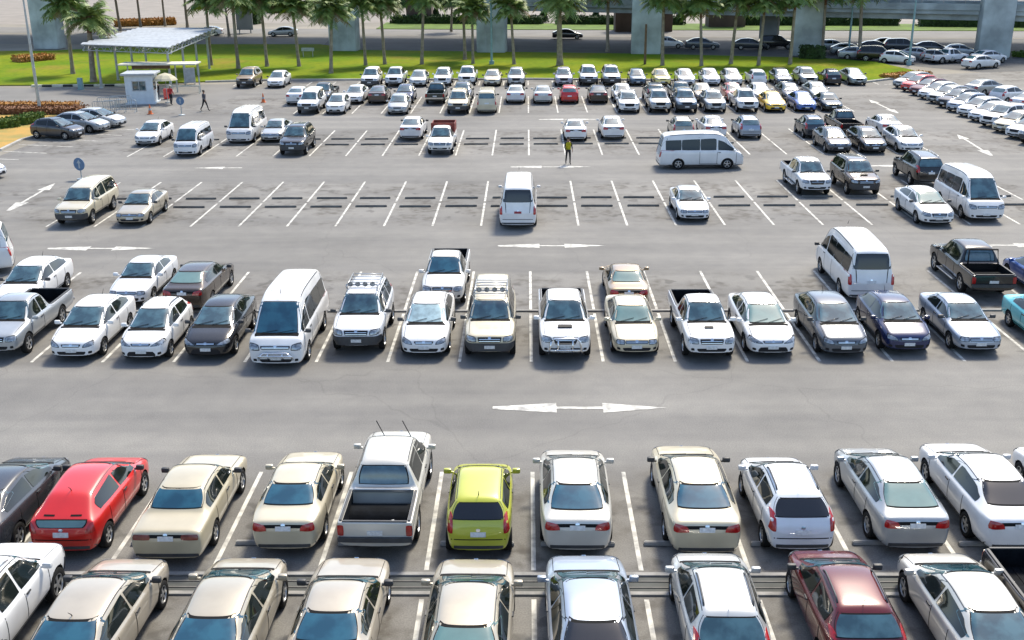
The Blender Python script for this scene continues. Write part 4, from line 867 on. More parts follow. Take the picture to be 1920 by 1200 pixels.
# ------------------------------------------------------------------ wheel stops
STOP = {}
def wheel_stop(x, y, wdt, label, group, dark=False):
    key = (round(wdt, 2), dark)
    if key not in STOP:
        bm = bmesh.new(); vs = box(bm, (0, 0, .05), (wdt, .15, .10))
        for v in vs:
            if v.co.z > .08: v.co.y *= .6; v.co.x *= .985
        bmesh.ops.bevel(bm, geom=bm.edges[:], offset=.018, segments=2, affect='EDGES')
        STOP[key] = bm_mesh(bm, 'wheel_stop', [M['stop_dark' if dark else 'stop']], True, 40)
    o = link('wheel_stop', STOP[key]); o.location = (x+random.uniform(-.06, .06), y+random.uniform(-.05, .05), .006); o.rotation_euler = (0, 0, random.uniform(-.02, .02)); tag(o, label, 'wheel stop', group)
for n_ in range(-10, 11):
    xc = XL(n_+.5)
    wheel_stop(xc, 58.0, 1.75, 'low dark wheel stop in the nearer line of the fifth and sixth rows', 'wheel stops between the fifth and sixth rows, nearer line', True)
    wheel_stop(xc, 60.05, 1.75, 'low dark wheel stop in the farther line of the fifth and sixth rows', 'wheel stops between the fifth and sixth rows, farther line', True)
    if n_ < 6:
        wheel_stop(xc, 77.1, 1.75, 'low dark wheel stop in the nearer line of the seventh and eighth rows', 'wheel stops between the seventh and eighth rows, nearer line', True)
        wheel_stop(xc, 79.4, 1.75, 'low dark wheel stop in the farther line of the seventh and eighth rows', 'wheel stops between the seventh and eighth rows, farther line', True)
for n_ in range(-5, 5):
    wheel_stop(XL(n_+.5)-.15, 22.85, 1.8, 'pale concrete wheel stop at the tail of a second row car', 'wheel stops behind the second row cars')

# ------------------------------------------------------------------ vehicles
GLASS = {'white saloon with a silver sunshade': ('glass_shade', None), 'white saloon with a pale green windscreen': ('glass_green', None), 'cream older saloon': ('glass_green', None),
 'boxy old beige': (None, 'glass_blue'), 'cream saloon with dark red lamps': (None, 'glass_blue'), 'silver-white saloon with red lamps': (None, 'glass_blue'), 'pale gold saloon': (None, 'glass_blue'),
 'silver saloon with a pale green rear': (None, 'glass_green'), 'white saloon with dark rear window at': (None, 'glass_black'), 'lime green': (None, 'glass_black'), 'white hatchback with roof rails': (None, 'glass_black'),
 'bright red sloping': (None, 'glass_green'), 'champagne saloon parked directly': (None, 'glass_green'), 'blue-silver saloon': (None, 'glass_black'), 'beige saloon parked nose': (None, 'glass_blue'), 'beige saloon parked directly': (None, 'glass_blue'),
 'pale champagne saloon nose': (None, 'glass_blue'), 'white minibus with a black rear': (None, 'glass_black'), 'white minibus with a dark red': (None, 'glass_black'), 'dark brown saloon showing': (None, 'glass_green'), 'gold-brown': (None, 'glass_green'),
 'bright white saloon in front': ('glass_green', None), 'dark grey hatchback with a blue': (None, 'glass_blue'), 'silver pickup standing': ('glass_blue', None), 'tall white minibus': ('glass_blue', None)}
VEH = {}
for row in VEHICLES:
    g = (None, None)
    for k, v in GLASS.items():
        if row[5].startswith(k): g = v
    jr = random.uniform(-.9, .9) if row[4] % 180 == 0 else 0
    t, c, x, y, rot, label, cat, grp, fine = row
    VEH[label] = vehicle(t, c, x, y, rot+jr, label, cat, grp, fine, *g)
def veh(prefix):
    for k, v in VEH.items():
        if k.startswith(prefix): return v
# extras that only single vehicles carry
def add_rack(v, s0, s1, z, w, L, colr, lamps=True):
    bm = bmesh.new(); y0, y1 = s0-L/2, s1-L/2
    for x in (-w, w): tube(bm, [(x, y0, z+.12), (x, y1, z+.12)], .022)
    for x in (-w, w):
        for y in (y0+.05, (y0+y1)/2, y1-.05): tube(bm, [(x, y, z-.06), (x, y, z+.12)], .018)
    for k in range(6):
        y = y0+(y1-y0)*k/5; tube(bm, [(-w, y, z+.09), (w, y, z+.09)], .018)
    tube(bm, [(-w, y0, z+.22), (w, y0, z+.22)], .022)
    for x in (-w, w): tube(bm, [(x, y0, z+.1), (x, y0, z+.22)], .02)
    rack = link('roof_rack', bm_mesh(bm, 'roof_rack', [colr], True), v)
    if lamps:
        for k in range(4):
            bm = bmesh.new(); x = -w*.72+k*w*.48
            lathe(bm, [(.04, .10), (.085, .05), (.095, 0), (.001, -.01)], 14, 'Z')
            bmesh.ops.rotate(bm, verts=bm.verts[:], cent=(0, 0, 0), matrix=Matrix.Rotation(R(90), 3, 'X'))
            bmesh.ops.rotate(bm, verts=bm.verts[:], cent=(0, 0, 0), matrix=Matrix.Rotation(R(180), 3, 'Z'))
            bmesh.ops.translate(bm, verts=bm.verts[:], vec=(x, y0-.03, z+.24))
            for vv in bm.verts: pass
            link('spotlight', bm_mesh(bm, 'spotlight', [M['lamp']], True, 40), rack)
add_rack(veh('white off-roader with spotlights'), 1.95, 3.7, 1.83, .56, 4.7, M['rim'])
add_rack(veh('cream pickup with a black bumper'), 2.0, 3.6, 1.80, .58, 5.25, M['rim'])
def add_bullbar(v, L, hw_, nz, m_):
    bm = bmesh.new(); y = -L/2-.10
    tube(bm, [(-hw_*.62, y+.12, .38), (-hw_*.60, y-.02, .55), (-hw_*.55, y, nz-.16), (-hw_*.42, y+.02, nz-.06), (hw_*.42, y+.02, nz-.06), (hw_*.55, y, nz-.16), (hw_*.60, y-.02, .55), (hw_*.62, y+.12, .38)], .035, 8)
    tube(bm, [(-hw_*.60, y-.02, .55), (hw_*.60, y-.02, .55)], .03, 8)
    for x in (-.25, .25): tube(bm, [(x, y+.12, .36), (x, y-.01, .52), (x, y+.02, nz-.06)], .028, 8)
    link('bull_bar', bm_mesh(bm, 'bull_bar', [m_], True), v)
add_bullbar(veh('white pickup with a chrome bull bar'), 5.25, .91, 1.02, M['chrome'])
add_bullbar(veh('tall white minibus'), 5.38, .94, .72, M['chrome'])
def on_top(t, quad, nm, mtl, v, off=.02):
    B = PROTO[t][0]; link(nm, patch(B, quad_ray(*quad, 'T'), 6, 3, mtl, nm, off, .1), v)
on_top('pickup_double', ((-.26, -2.625+.62), (.26, -2.625+.62), (.24, -2.625+.82), (-.24, -2.625+.82)), 'bonnet_scoop', M['dark'], veh('white pickup with a chrome bull bar'), .05)
on_top('pickup', ((-.16, -2.6+.70), (.16, -2.6+.70), (.15, -2.6+.84), (-.15, -2.6+.84)), 'bonnet_scoop', M['dark'], veh('white pickup with open bed and a chrome'), .04)
on_top('suv', ((-.22, -2.35+.62), (.22, -2.35+.62), (.2, -2.35+.80), (-.2, -2.35+.80)), 'bonnet_scoop', M['dark'], veh('dark brown off-roader with bonnet'), .05)
v = veh('silver-white pickup with an empty black'); bm = bmesh.new()
for x in (-.45, .25): tube(bm, [(x, -1.45, 1.10), (x+.06, -1.52, 1.32), (x+.28, -1.62, 1.72)], .013, 5)
link('aerial', bm_mesh(bm, 'aerial', [M['dark']]), v)
bm = bmesh.new(); box(bm, (-.28, 1.95, .70), (.22, .16, .02), .5); link('paper_scrap', bm_mesh(bm, 'paper_scrap', [M['plate']]), v)
bm = bmesh.new(); box(bm, (0, .98+.12, 1.12), (1.42, .12, .10), 0, .02); link('cab_guard', bm_mesh(bm, 'cab_guard', [M['rim']]), v)
v = veh('small white pickup with a dark red'); bm = bmesh.new()
for s in ((-.80, 1.5, .06, 2.0), (.80, 1.5, .06, 2.0)): box(bm, (s[0], s[1]+.05, 1.35), (s[2], s[3], .62), 0, .01)
box(bm, (0, 2.52, 1.35), (1.66, .06, .62), 0, .01); box(bm, (0, .52, 1.40), (1.66, .06, .72), 0, .01)
link('cargo_panel', bm_mesh(bm, 'cargo_panel', [M['cargo']]), v)
for pre in ('white minibus with a dark red',):
    for ch in veh(pre).children:
        if ch.name.startswith('number_plate') and ch.data.vertices[0].co.y > 0:
            ch.material_slots[0].link = 'OBJECT'; ch.material_slots[0].material = M['plate_red']
def side_step(v, W, m_):
    for sg in (1, -1):
        bm = bmesh.new(); box(bm, (sg*(W/2+.02), -.05, .40), (.18, 1.9, .05), 0, .015); link('side_step', bm_mesh(bm, 'side_step', [m_]), v)
side_step(veh('glossy black pickup'), 1.82, M['rim'])
side_step(veh('white pickup with dark open bed left'), 1.82, M['rim'])
bm = bmesh.new(); tube(bm, [(-.62, 1.32, 1.10), (-.58, 1.2, 1.75), (.58, 1.2, 1.75), (.62, 1.32, 1.10)], .04, 8)
link('roll_bar', bm_mesh(bm, 'roll_bar', [M['dark']], True), veh('glossy black pickup'))

# ------------------------------------------------------------------ viaduct, ramp, piers
def ang(a, b): return math.atan2(b[1]-a[1], b[0]-a[0])
VA = ang((-24.2, 146.2), (34.8, 137.1)); vd = Vector((math.cos(VA), math.sin(VA), 0)); vn = Vector((-vd.y, vd.x, 0))
def pier_mesh(h, w=3.75, d=2.2):
    bm = bmesh.new(); box(bm, (0, 0, h/2), (w, d, h), 0, .22)
    for x in (-w*.17, w*.2): box(bm, (x, -d/2-.002, h/2), (.10, .03, h-.4))
    me = bm_mesh(bm, 'shaft', [M['conc']], True, 40); return me
PM = pier_mesh(11.6)
PIERS = [(-66, 152.6, 'pale concrete pier at the far left beyond the lawn'), (-24.2, 147.2, 'concrete pier at the left of the lawn, dark streak on its face'), (-4.5, 144.1, 'concrete pier behind the tall lamp post'), (15.2, 141.1, 'concrete pier in the middle right with a thin dark post before it'), (34.8, 138.2, 'wide concrete pier by the ramp with shrubs at its foot'), (56.5, 135.0, 'concrete pier near the upper right corner')]
for x, y, lab in PIERS:
    r_ = empty('viaduct_pier', (x, y, 0), VA, lab, 'pier', 'piers of the viaduct beyond the lawn')
    link('shaft', PM, r_)
    bm = bmesh.new(); box(bm, (0, 13, 12.2), (4.2, 29, 1.2), 0, .1); link('crosshead', bm_mesh(bm, 'crosshead', [M['conc']]), r_)
c = Vector((5, 141.6, 0))+vn*17.5
r_ = empty('viaduct', (c.x, c.y, 0), VA, 'elevated concrete road deck carried on the piers beyond the lawn', 'viaduct')
bm = bmesh.new(); box(bm, (0, 0, 13.6), (320, 27, 1.6), 0, .1); link('deck', bm_mesh(bm, 'deck', [M['conc_dark']]), r_)
bm = bmesh.new()
for y in (-13.3, 13.3): box(bm, (0, y, 14.9), (320, .3, 1.0))
link('parapet', bm_mesh(bm, 'parapet', [M['conc']]), r_)
# lower ramp bridge at upper right
ra, rb = Vector((*(52.81, 136.69), 0)), Vector((*(18.23, 151.57), 0)); RA = math.atan2(ra.y-rb.y, ra.x-rb.x); Lr = (ra-rb).length+58
c = (ra+rb)/2 + Vector((math.cos(RA), math.sin(RA), 0))*1
rn = Vector((-math.sin(RA), math.cos(RA), 0))
r_ = empty('ramp_bridge', (c.x+rn.x*4, c.y+rn.y*4, 0), RA, 'low grey concrete ramp bridge with parapet and rail at upper right', 'bridge')
bm = bmesh.new(); box(bm, (0, .5, 4.55), (Lr, 7.0, .7), 0, .05); box(bm, (0, .2, 5.15), (Lr, 7.8, .5), 0, .05); link('deck', bm_mesh(bm, 'deck', [M['conc']]), r_)
bm = bmesh.new()
for y in (-3.75, 4.1): box(bm, (0, y, 5.80), (Lr, .25, .8), 0, .04)
link('parapet', bm_mesh(bm, 'parapet', [M['conc']]), r_)
bm = bmesh.new()
for y in (-3.75, 4.1):
    tube(bm, [(-Lr/2, y, 6.75), (Lr/2, y, 6.75)], .06); tube(bm, [(-Lr/2, y, 6.5), (Lr/2, y, 6.5)], .04)
    for k in range(int(Lr/2.5)): x = -Lr/2+1+k*2.5; tube(bm, [(x, y, 6.19), (x, y, 6.75)], .05)
link('railing', bm_mesh(bm, 'railing', [M['rim']]), r_)
for px, lab, hm in ((27, 'dark concrete support under the ramp bridge', 0), (38, 'concrete support with a bracket head under the end of the ramp', 1), (-6, 'concrete support under the far left of the ramp bridge', 0)):
    q = empty('ramp_pier', (c.x+rn.x*4+math.cos(RA)*px, c.y+rn.y*4+math.sin(RA)*px, 0), RA, lab, 'pier', 'supports under the ramp bridge')
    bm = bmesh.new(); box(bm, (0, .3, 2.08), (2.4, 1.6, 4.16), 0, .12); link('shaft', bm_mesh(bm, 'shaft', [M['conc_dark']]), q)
    if hm:
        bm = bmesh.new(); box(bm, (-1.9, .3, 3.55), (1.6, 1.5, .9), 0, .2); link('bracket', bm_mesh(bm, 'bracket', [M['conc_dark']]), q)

# ------------------------------------------------------------------ palms, shrubs, hedges
M['frond'] = mat('palm_frond', (.075, .15, .028), .6, col2=(.21, .27, .055), nscale=1.1)
M['frond_dry'] = mat('dry_frond', (.20, .15, .05), .8, noise=.3)
M['trunk'] = mat('palm_trunk', (.30, .26, .20), .9, col2=(.19, .15, .11), nscale=2.5, bump=.4, bscale=12)
M['trunk_red'] = mat('fibre_trunk', (.20, .10, .06), .9, noise=.4, nscale=4)
def frond(bm, base, az, el, Ln, droop, mi=0, leaf=.55, n=13, rnd=random):
    d = Vector((math.cos(az), math.sin(az), 0)); pts = []
    for i in range(7):
        u = i/6; r_ = Ln*u*math.cos(el*(1-u*.3)); z = Ln*u*math.sin(el)-droop*u*u*Ln
        pts.append(base+d*r_+Vector((0, 0, z)))
    tube(bm, pts, .035, 4, mi, .008)
    side = d.cross(Vector((0, 0, 1)))
    for k in range(n):
        u = .14+.86*(k+.5)/n; i = min(5, int(u*6)); f = u*6-i; p = pts[i].lerp(pts[i+1], f); tng = (pts[i+1]-pts[i]).normalized()
        ll = leaf*(1.15-.7*abs(u-.45))*rnd.uniform(.85, 1.15)
        for sg in (-1, 1):
            tip = p+side*sg*ll*.85+tng*ll*.55+Vector((0, 0, -ll*rnd.uniform(.25, .6)))
            w_ = tng*.085
            mid_ = (p+tip)/2+Vector((0, 0, .05))
            f_ = bm.faces.new([bm.verts.new(q) for q in (p-w_*.5, mid_-w_, tip, mid_+w_, p+w_*.5)]); f_.material_index = mi
def palm_meshes(seed, h, r0, crown_r):
    rn_ = random.Random(seed)
    bm = bmesh.new(); pts = []
    lean = rn_.uniform(-.25, .25)
    prof = [(0, r0*1.5), (.25, r0*1.15), (h*.3, r0), (h*.75, r0*.9), (h, r0*.95)]
    for i in range(9):
        u = i/8; pts.append((lean*u*u, rn_.uniform(-.02, .02), h*u))
    rings = []
    for p in pts:
        rr = interp(prof, p[2]); ring = [bm.verts.new((p[0]+rr*math.cos(2*math.pi*k/9), p[1]+rr*math.sin(2*math.pi*k/9), p[2])) for k in range(9)]; rings.append(ring)
    for a, b in zip(rings, rings[1:]):
        for k in range(9):
            f = bm.faces.new((a[k], a[(k+1) % 9], b[(k+1) % 9], b[k])); f.material_index = 1 if a[0].co.z > h*.68 else 0
    tr = bm_mesh(bm, 'trunk', [M['trunk'], M['trunk_red']], True)
    bm = bmesh.new(); base = Vector((lean, 0, h-.05))
    for k in range(62):
        az = rn_.uniform(0, 2*math.pi); el = rn_.choice((1.25, .95, .65, .35, .1, -.15, -.4))+rn_.uniform(-.12, .12)
        frond(bm, base+Vector((0, 0, rn_.uniform(-.3, .25))), az, el, crown_r*rn_.uniform(.8, 1.05), rn_.uniform(.22, .42), 1 if (el < -.3 and rn_.random() < .4) else 0, .74, 14, rn_)
    cr = bm_mesh(bm, 'crown', [M['frond'], M['frond_dry']])
    return tr, cr
PV = [palm_meshes(11, 7.3, .17, 2.5), palm_meshes(12, 7.8, .19, 2.7), palm_meshes(13, 7.0, .16, 2.4), palm_meshes(14, 7.6, .30, 2.8)]
PALMS = [ (-50.45, 121.50, 1, 1.00, 'palm on the lawn left of the ticket machine'),
 (-45.34, 114.19, 3, 0.95, 'palm with a thick dark trunk just left of the ticket booth'),
 (-37.24, 129.50, 0, 1.00, 'palm at the right end of the canopy'),
 (-33.13, 125.99, 1, 1.00, 'palm rising behind the gold off-roader'),
 (-30.28, 128.06, 0, 1.05, 'palm rising behind the white saloon second on the lawn edge'),
 (-26.50, 127.90, 2, 1.10, 'palm beside the low white lawn sign'),
 (-21.56, 120.83, 1, 0.98, 'palm on the lawn just left of the left pier, nearest the cars'),
 (-18.83, 128.68, 0, 1.00, 'palm just right of the left pier'),
 (-16.71, 129.73, 2, 1.08, 'second palm right of the left pier'),
 (-12.34, 129.53, 0, 1.05, 'lone palm midway between left pier and lamp post'),
 (-7.53, 134.67, 1, 0.95, 'left palm of a close pair left of the lamp post'),
 (-6.32, 129.84, 2, 0.95, 'right palm of a close pair left of the lamp post'),
 (-1.47, 129.05, 0, 0.95, 'palm just right of the lamp post'),
 (3.86, 127.68, 3, 1.05, 'palm with the thickest trunk, right of the lamp post'),
 (10.49, 143.67, 1, 1.10, 'palm left of the middle right pier, beyond the lawn'),
 (15.65, 127.16, 0, 1.05, 'palm in front of the right side of the middle right pier'),
 (20.01, 126.42, 2, 1.05, 'pale slim palm right of the middle right pier'),
 (23.74, 128.49, 1, 0.95, 'palm with a dark foot in a bare brown patch'),
 (26.59, 126.68, 0, 1.00, 'palm with a pale straight trunk left of the wide pier'),
 (30.40, 127.63, 2, 1.15, 'palm just left of the wide pier'),
 (36.33, 136.34, 0, 1.05, 'palm against the right face of the wide pier'),
 (40.30, 134.26, 1, 1.10, 'tall slim palm in front of the ramp bridge'),
 (-67.31, 183.58, 1, 1.10, 'palm beyond the left end of the canopy'),
 (-66.24, 190.39, 0, 1.10, 'palm beyond the middle of the canopy'),
 (-62.70, 192.55, 2, 1.10, 'third palm beyond the canopy'),
 (-56.57, 185.09, 1, 1.15, 'fourth palm beyond the canopy'),
 (-12.07, 177.75, 2, 1.10, 'far palm behind the lamp post pier on its left'),
 (-45.62, 169.82, 1, 0.95, 'far palm beyond the lawn behind the white car') ]
for i, (x, y, v_, sc, lab) in enumerate(PALMS):
    r_ = empty('palm_tree', (x, y, .06), 0, lab, 'palm tree', 'palm trees on and beyond the lawn'); r_.scale = (sc, sc, sc*random.uniform(.90, 1.10)); r_.rotation_euler = (random.uniform(-.06, .06), random.uniform(-.06, .06), random.uniform(0, 6.28))
    link('trunk', PV[v_][0], r_); link('crown', PV[v_][1], r_)
def leaf_mass(bm, box_, n, size, rnd, mi=0, cone=0):
    (x0, y0, z0), (x1, y1, z1) = box_
    for _ in range(n):
        u = rnd.random(); z = z0+(z1-z0)*u
        k = 1-cone*u
        x = (x0+x1)/2+(rnd.random()-.5)*(x1-x0)*k; y = (y0+y1)/2+(rnd.random()-.5)*(y1-y0)*k
        a = Vector((rnd.gauss(0, 1), rnd.gauss(0, 1), rnd.gauss(0, 1)+.4)).normalized()*size; b = a.cross(Vector((rnd.gauss(0, 1), rnd.gauss(0, 1), rnd.gauss(0, 1)))).normalized()*size*.6
        p = Vector((x, y, z))
        f = bm.faces.new([bm.verts.new(q) for q in (p-a, p-b*.8, p+a, p+b*.8)]); f.material_index = mi
def hedge(name, a, b, w, h, material, label, n, size=.18, group=None, cat='hedge'):
    a, b = Vector((*a, 0)), Vector((*b, 0)); d = b-a; Lh = d.length; rn_ = random.Random(hash_(label))
    bm = bmesh.new(); leaf_mass(bm, ((-Lh/2, -w/2, .05), (Lh/2, w/2, h)), n, size, rn_)
    # woody core so that light does not shine straight through
    vs = box(bm, (0, 0, h*.42), (Lh*.97, w*.7, h*.8), 0, 0, 0)
    me = bm_mesh(bm, name, [material]); o = link(name, me); c = (a+b)/2; o.location = (c.x, c.y, .02); o.rotation_euler = (0, 0, math.atan2(d.y, d.x)); tag(o, label, cat, group)
hedge('hedge', (-24, 197), (3, 193.2), 2.2, 1.5, M['hedge'], 'long dark clipped hedge left of the lamp post pier, far beyond the lawn', 2600, .3)
hedge('hedge', (5, 193), (27, 190), 2.2, 1.5, M['hedge'], 'long dark clipped hedge right of the lamp post pier, far beyond the lawn', 2200, .3)
hedge('hedge', (33, 189), (62, 186), 3.0, 1.8, M['hedge'], 'dark hedge seen under the ramp bridge at right', 2600, .3)
hedge('hedge', (64, 184), (95, 178), 3.0, 2.0, M['hedge'], 'dark hedge at the far upper right under the ramp', 1800, .3)
hedge('hedge', (-43.42, 83.30), (-40.56, 85.76), 1.6, .8, M['hedge_lt'], 'light green clipped hedge in the left flower bed', 1800, .14)
hedge('hedge', (-40.58, 86.28), (-39.98, 88.42), 1.5, .8, M['hedge_lt'], 'small light green hedge behind the dark hatchback in the flower bed', 900, .14)
hedge('flower_hedge', (-54.60, 92.85), (-37.78, 92.38), 2.2, .7, M['flower2'], 'rust red flower hedge round the lamp post in the left bed', 4200, .13)
hedge('flower_hedge', (-56.55, 96.33), (-39.59, 95.83), 1.6, .55, M['flower'], 'orange flower border along the entry road at left', 3600, .12)
hedge('shrub', (35.79, 133.24), (33.23, 134.60), 2.0, 1.6, M['hedge'], 'loose shrubs at the foot of the wide pier by the ramp', 700, .22, None, 'shrub')
hedge('flower_hedge', (37.19, 114.21), (42.38, 117.27), 2.0, .5, M['flower'], 'yellow flowers at the right tip of the lawn', 900, .14)
hedge('flower_hedge', (-62.53, 134.15), (-59.77, 137.76), 3.0, .8, M['flower'], 'orange flowers on the lawn at the upper left', 900, .2)
hedge('hedge', (60.12, 136.46), (63.55, 131.93), 3.0, .6, M['hedge_lt'], 'light green hedge by the far road at the right edge', 900, .2)
SHR = None
for px, py in ((770, 41), (818, 41), (1019, 42), (1073, 42), (1117, 43), (1275, 40), (880, 40)):
    if SHR is None:
        bm = bmesh.new(); leaf_mass(bm, ((-1.0, -1.0, .1), (1.0, 1.0, 2.9)), 900, .2, random.Random(5), 0, .92); lathe(bm, [(.55, .1), (.05, 2.6)], 8); SHR = bm_mesh(bm, 'conical_shrub', [M['hedge']])
    o = link('conical_shrub', SHR); 
    SHRUBS_XY = {(770, 41): (-20.91, 200.97), (818, 41): (-16.26, 200.62), (1019, 42): (2.99, 197.84), (1073, 42): (8.07, 197.46), (1117, 43): (12.12, 195.86), (1275, 40): (27.25, 198.63), (880, 40): (-10.35, 201.51)}
    o.location = (*SHRUBS_XY[(px, py)], 0); tag(o, 'small dark cone shaped shrub standing behind the far clipped hedge', 'shrub', 'conical shrubs behind the far hedge')

# ------------------------------------------------------------------ posts, signs, booth and canopy
M['steel'] = mat('galvanised_steel', (.40, .44, .45), .45, .5, noise=.2)
M['teal'] = mat('teal_post_paint', (.22, .36, .38), .5, noise=.2)
M['whitepaint'] = mat('white_sheet_metal', (.40, .43, .45), .5, noise=.25)
M['kiosk'] = mat('pale_panel', (.58, .64, .68), .5, noise=.1)
M['blue_sign'] = mat('blue_sign_face', (.10, .18, .30), .5, noise=.2)
M['cone'] = mat('orange_cone', (.62, .14, .03), .6)
M['wood'] = mat('brown_panel', (.16, .10, .06), .8, noise=.3)
def lamp_post(x, y, h, label, m_='steel', arm=1.6):
    r_ = empty('lamp_post', (x, y, 0), 0, label, 'lamp post', 'lamp posts around the car park')
    bm = bmesh.new(); lathe(bm, [(.30, 0), (.30, .5), (.14, .52), (.12, h*.5), (.07, h)], 10); link('pole', bm_mesh(bm, 'pole', [M[m_]], True, 40), r_)
    bm = bmesh.new(); tube(bm, [(0, 0, h-.1), (0, -arm*.5, h+.25), (0, -arm, h+.3)], .05); link('arm', bm_mesh(bm, 'arm', [M[m_]]), r_)
    bm = bmesh.new(); box(bm, (0, -arm-.35, h+.3), (.3, .8, .12), 0, .04); link('lamp_head', bm_mesh(bm, 'lamp_head', [M['steel']]), r_)
lamp_post(*(-4.10, 129.17), 12.0, 'tall pale lamp post on the lawn in front of the middle pier', 'teal')
lamp_post(*(-41.68, 92.48), 9.5, 'grey lamp post rising from the left flower bed')
lamp_post(*(39.67, 136.82), 10.0, 'slim teal lamp post beside the slim palm trunk at right', 'teal')
lamp_post(*(43.87, 127.03), 10.0, 'slim pale lamp post at the mouth of the road under the viaduct', 'teal')
bm = bmesh.new(); lathe(bm, [(.16, 0), (.12, 4.6)], 8); o = link('dark_post', bm_mesh(bm, 'dark_post', [M['wood']], True, 40)); o.location = (*(13.75, 128.37), 0); tag(o, 'short dark bare post on the lawn before the middle right pier', 'post')
def round_sign(x, y, rz, label, hgt=1.35, r=.40):
    q = empty('round_sign', (x, y, 0), rz, label, 'road sign')
    bm = bmesh.new(); lathe(bm, [(.28, 0), (.28, .05), (.05, .09), (.035, .1), (.035, hgt)], 14); link('post', bm_mesh(bm, 'post', [M['steel']], True, 40), q)
    bm = bmesh.new(); lathe(bm, [(.001, -.015), (r, -.015), (r, .015), (.001, .015)], 28); bmesh.ops.rotate(bm, verts=bm.verts[:], cent=(0, 0, 0), matrix=Matrix.Rotation(R(90), 3, 'X')); bmesh.ops.translate(bm, verts=bm.verts[:], vec=(0, -.06, hgt+r*.6))
    pl = link('sign_face', bm_mesh(bm, 'sign_face', [M['blue_sign']], True, 40), q)
    bm = bmesh.new(); z = hgt+r*.6
    pts = [(-.05, -.26), (.05, -.26), (.05, .06), (.15, .06), (0, .26), (-.15, .06), (-.05, .06)]
    f = bm.faces.new([bm.verts.new((px*r/.4, -.082, z+pz*r/.4)) for px, pz in pts]); e = bmesh.ops.extrude_face_region(bm, geom=[f])
    for g in e['geom']:
        if isinstance(g, bmesh.types.BMVert): g.co.y += .006
    link('arrow', bm_mesh(bm, 'arrow', [M['whitepaint']]), pl)
round_sign(-27.6, 65.6, -.3, 'round blue arrow sign on a stand behind the cream canopy pickup', .72)
round_sign(*(-29.23, 91.55), 0, 'small blue arrow sign on a stand before the ticket booth', 1.0, .34)
# ticket booth
bx, by = (-35.01, 97.99)
q = empty('ticket_booth', (bx, by+1.1, 0), .10, 'small pale blue ticket booth with a dark window and flat white roof', 'booth')
bm = bmesh.new(); box(bm, (0, 0, .08), (2.6, 2.2, .16), 0, .02)
for sx in (-1, 1):
    for sy in (-1, 1): box(bm, (sx*1.15, sy*.95, 1.35), (.16, .16, 2.4), 0, .01)
box(bm, (0, -.96, .68), (2.16, .10, 1.06)); box(bm, (0, -.96, 2.3), (2.16, .10, .5)); box(bm, (-.82, -.96, 1.63), (.52, .10, .86)); box(bm, (.82, -.96, 1.63), (.52, .10, .86))
box(bm, (0, .96, 1.35), (2.16, .10, 2.38)); 
for sx in (-1, 1): box(bm, (sx*1.16, 0, .68), (.10, 1.76, 1.06)); box(bm, (sx*1.16, 0, 2.3), (.10, 1.76, .5)); box(bm, (sx*1.16, .55, 1.63), (.10, .64, .86))
link('wall', bm_mesh(bm, 'wall', [M['kiosk']]), q)
bm = bmesh.new(); box(bm, (0, -.97, 1.64), (1.10, .03, .80)); w_ = link('window', bm_mesh(bm, 'window', [M['glass']]), q)
bm = bmesh.new()
for z in (1.22, 2.06): box(bm, (0, -1.02, z), (1.24, .05, .07))
for x in (-.59, 0, .59): box(bm, (x, -1.021, 1.64), (.05, .05, .77))
link('frame', bm_mesh(bm, 'frame', [M['whitepaint']]), w_)
for sx in (-1, 1):
    bm = bmesh.new(); box(bm, (sx*1.17, -.34, 1.64), (.03, 1.06, .80)); link('window', bm_mesh(bm, 'window', [M['glass_side']]), q)
bm = bmesh.new(); box(bm, (0, 0, 2.66), (3.0, 2.6, .20), 0, .04); link('roof', bm_mesh(bm, 'roof', [M['whitepaint']]), q)
# flat shelter roof behind the booth
sx_, sy_ = (-35.26, 102.90)
q = empty('flat_shelter', (sx_, sy_+2.5, 0), .02, 'thin flat cream shelter roof on posts behind the ticket booth', 'shelter')
bm = bmesh.new(); box(bm, (0, 0, 2.85), (7.4, 2.2, .14), 0, .03); link('roof', bm_mesh(bm, 'roof', [M['kerb_white']]), q)
for x in (-3.4, -1.2, 1.2, 3.4):
    bm = bmesh.new(); tube(bm, [(x, .8, 0), (x, .8, 2.79)], .07, 8); link('post', bm_mesh(bm, 'post', [M['steel']]), q)
bm = bmesh.new(); box(bm, (-1.0, .4, 2.53), (3.6, .4, .42), 0, .02); link('fascia', bm_mesh(bm, 'fascia', [M['wood']]), q)
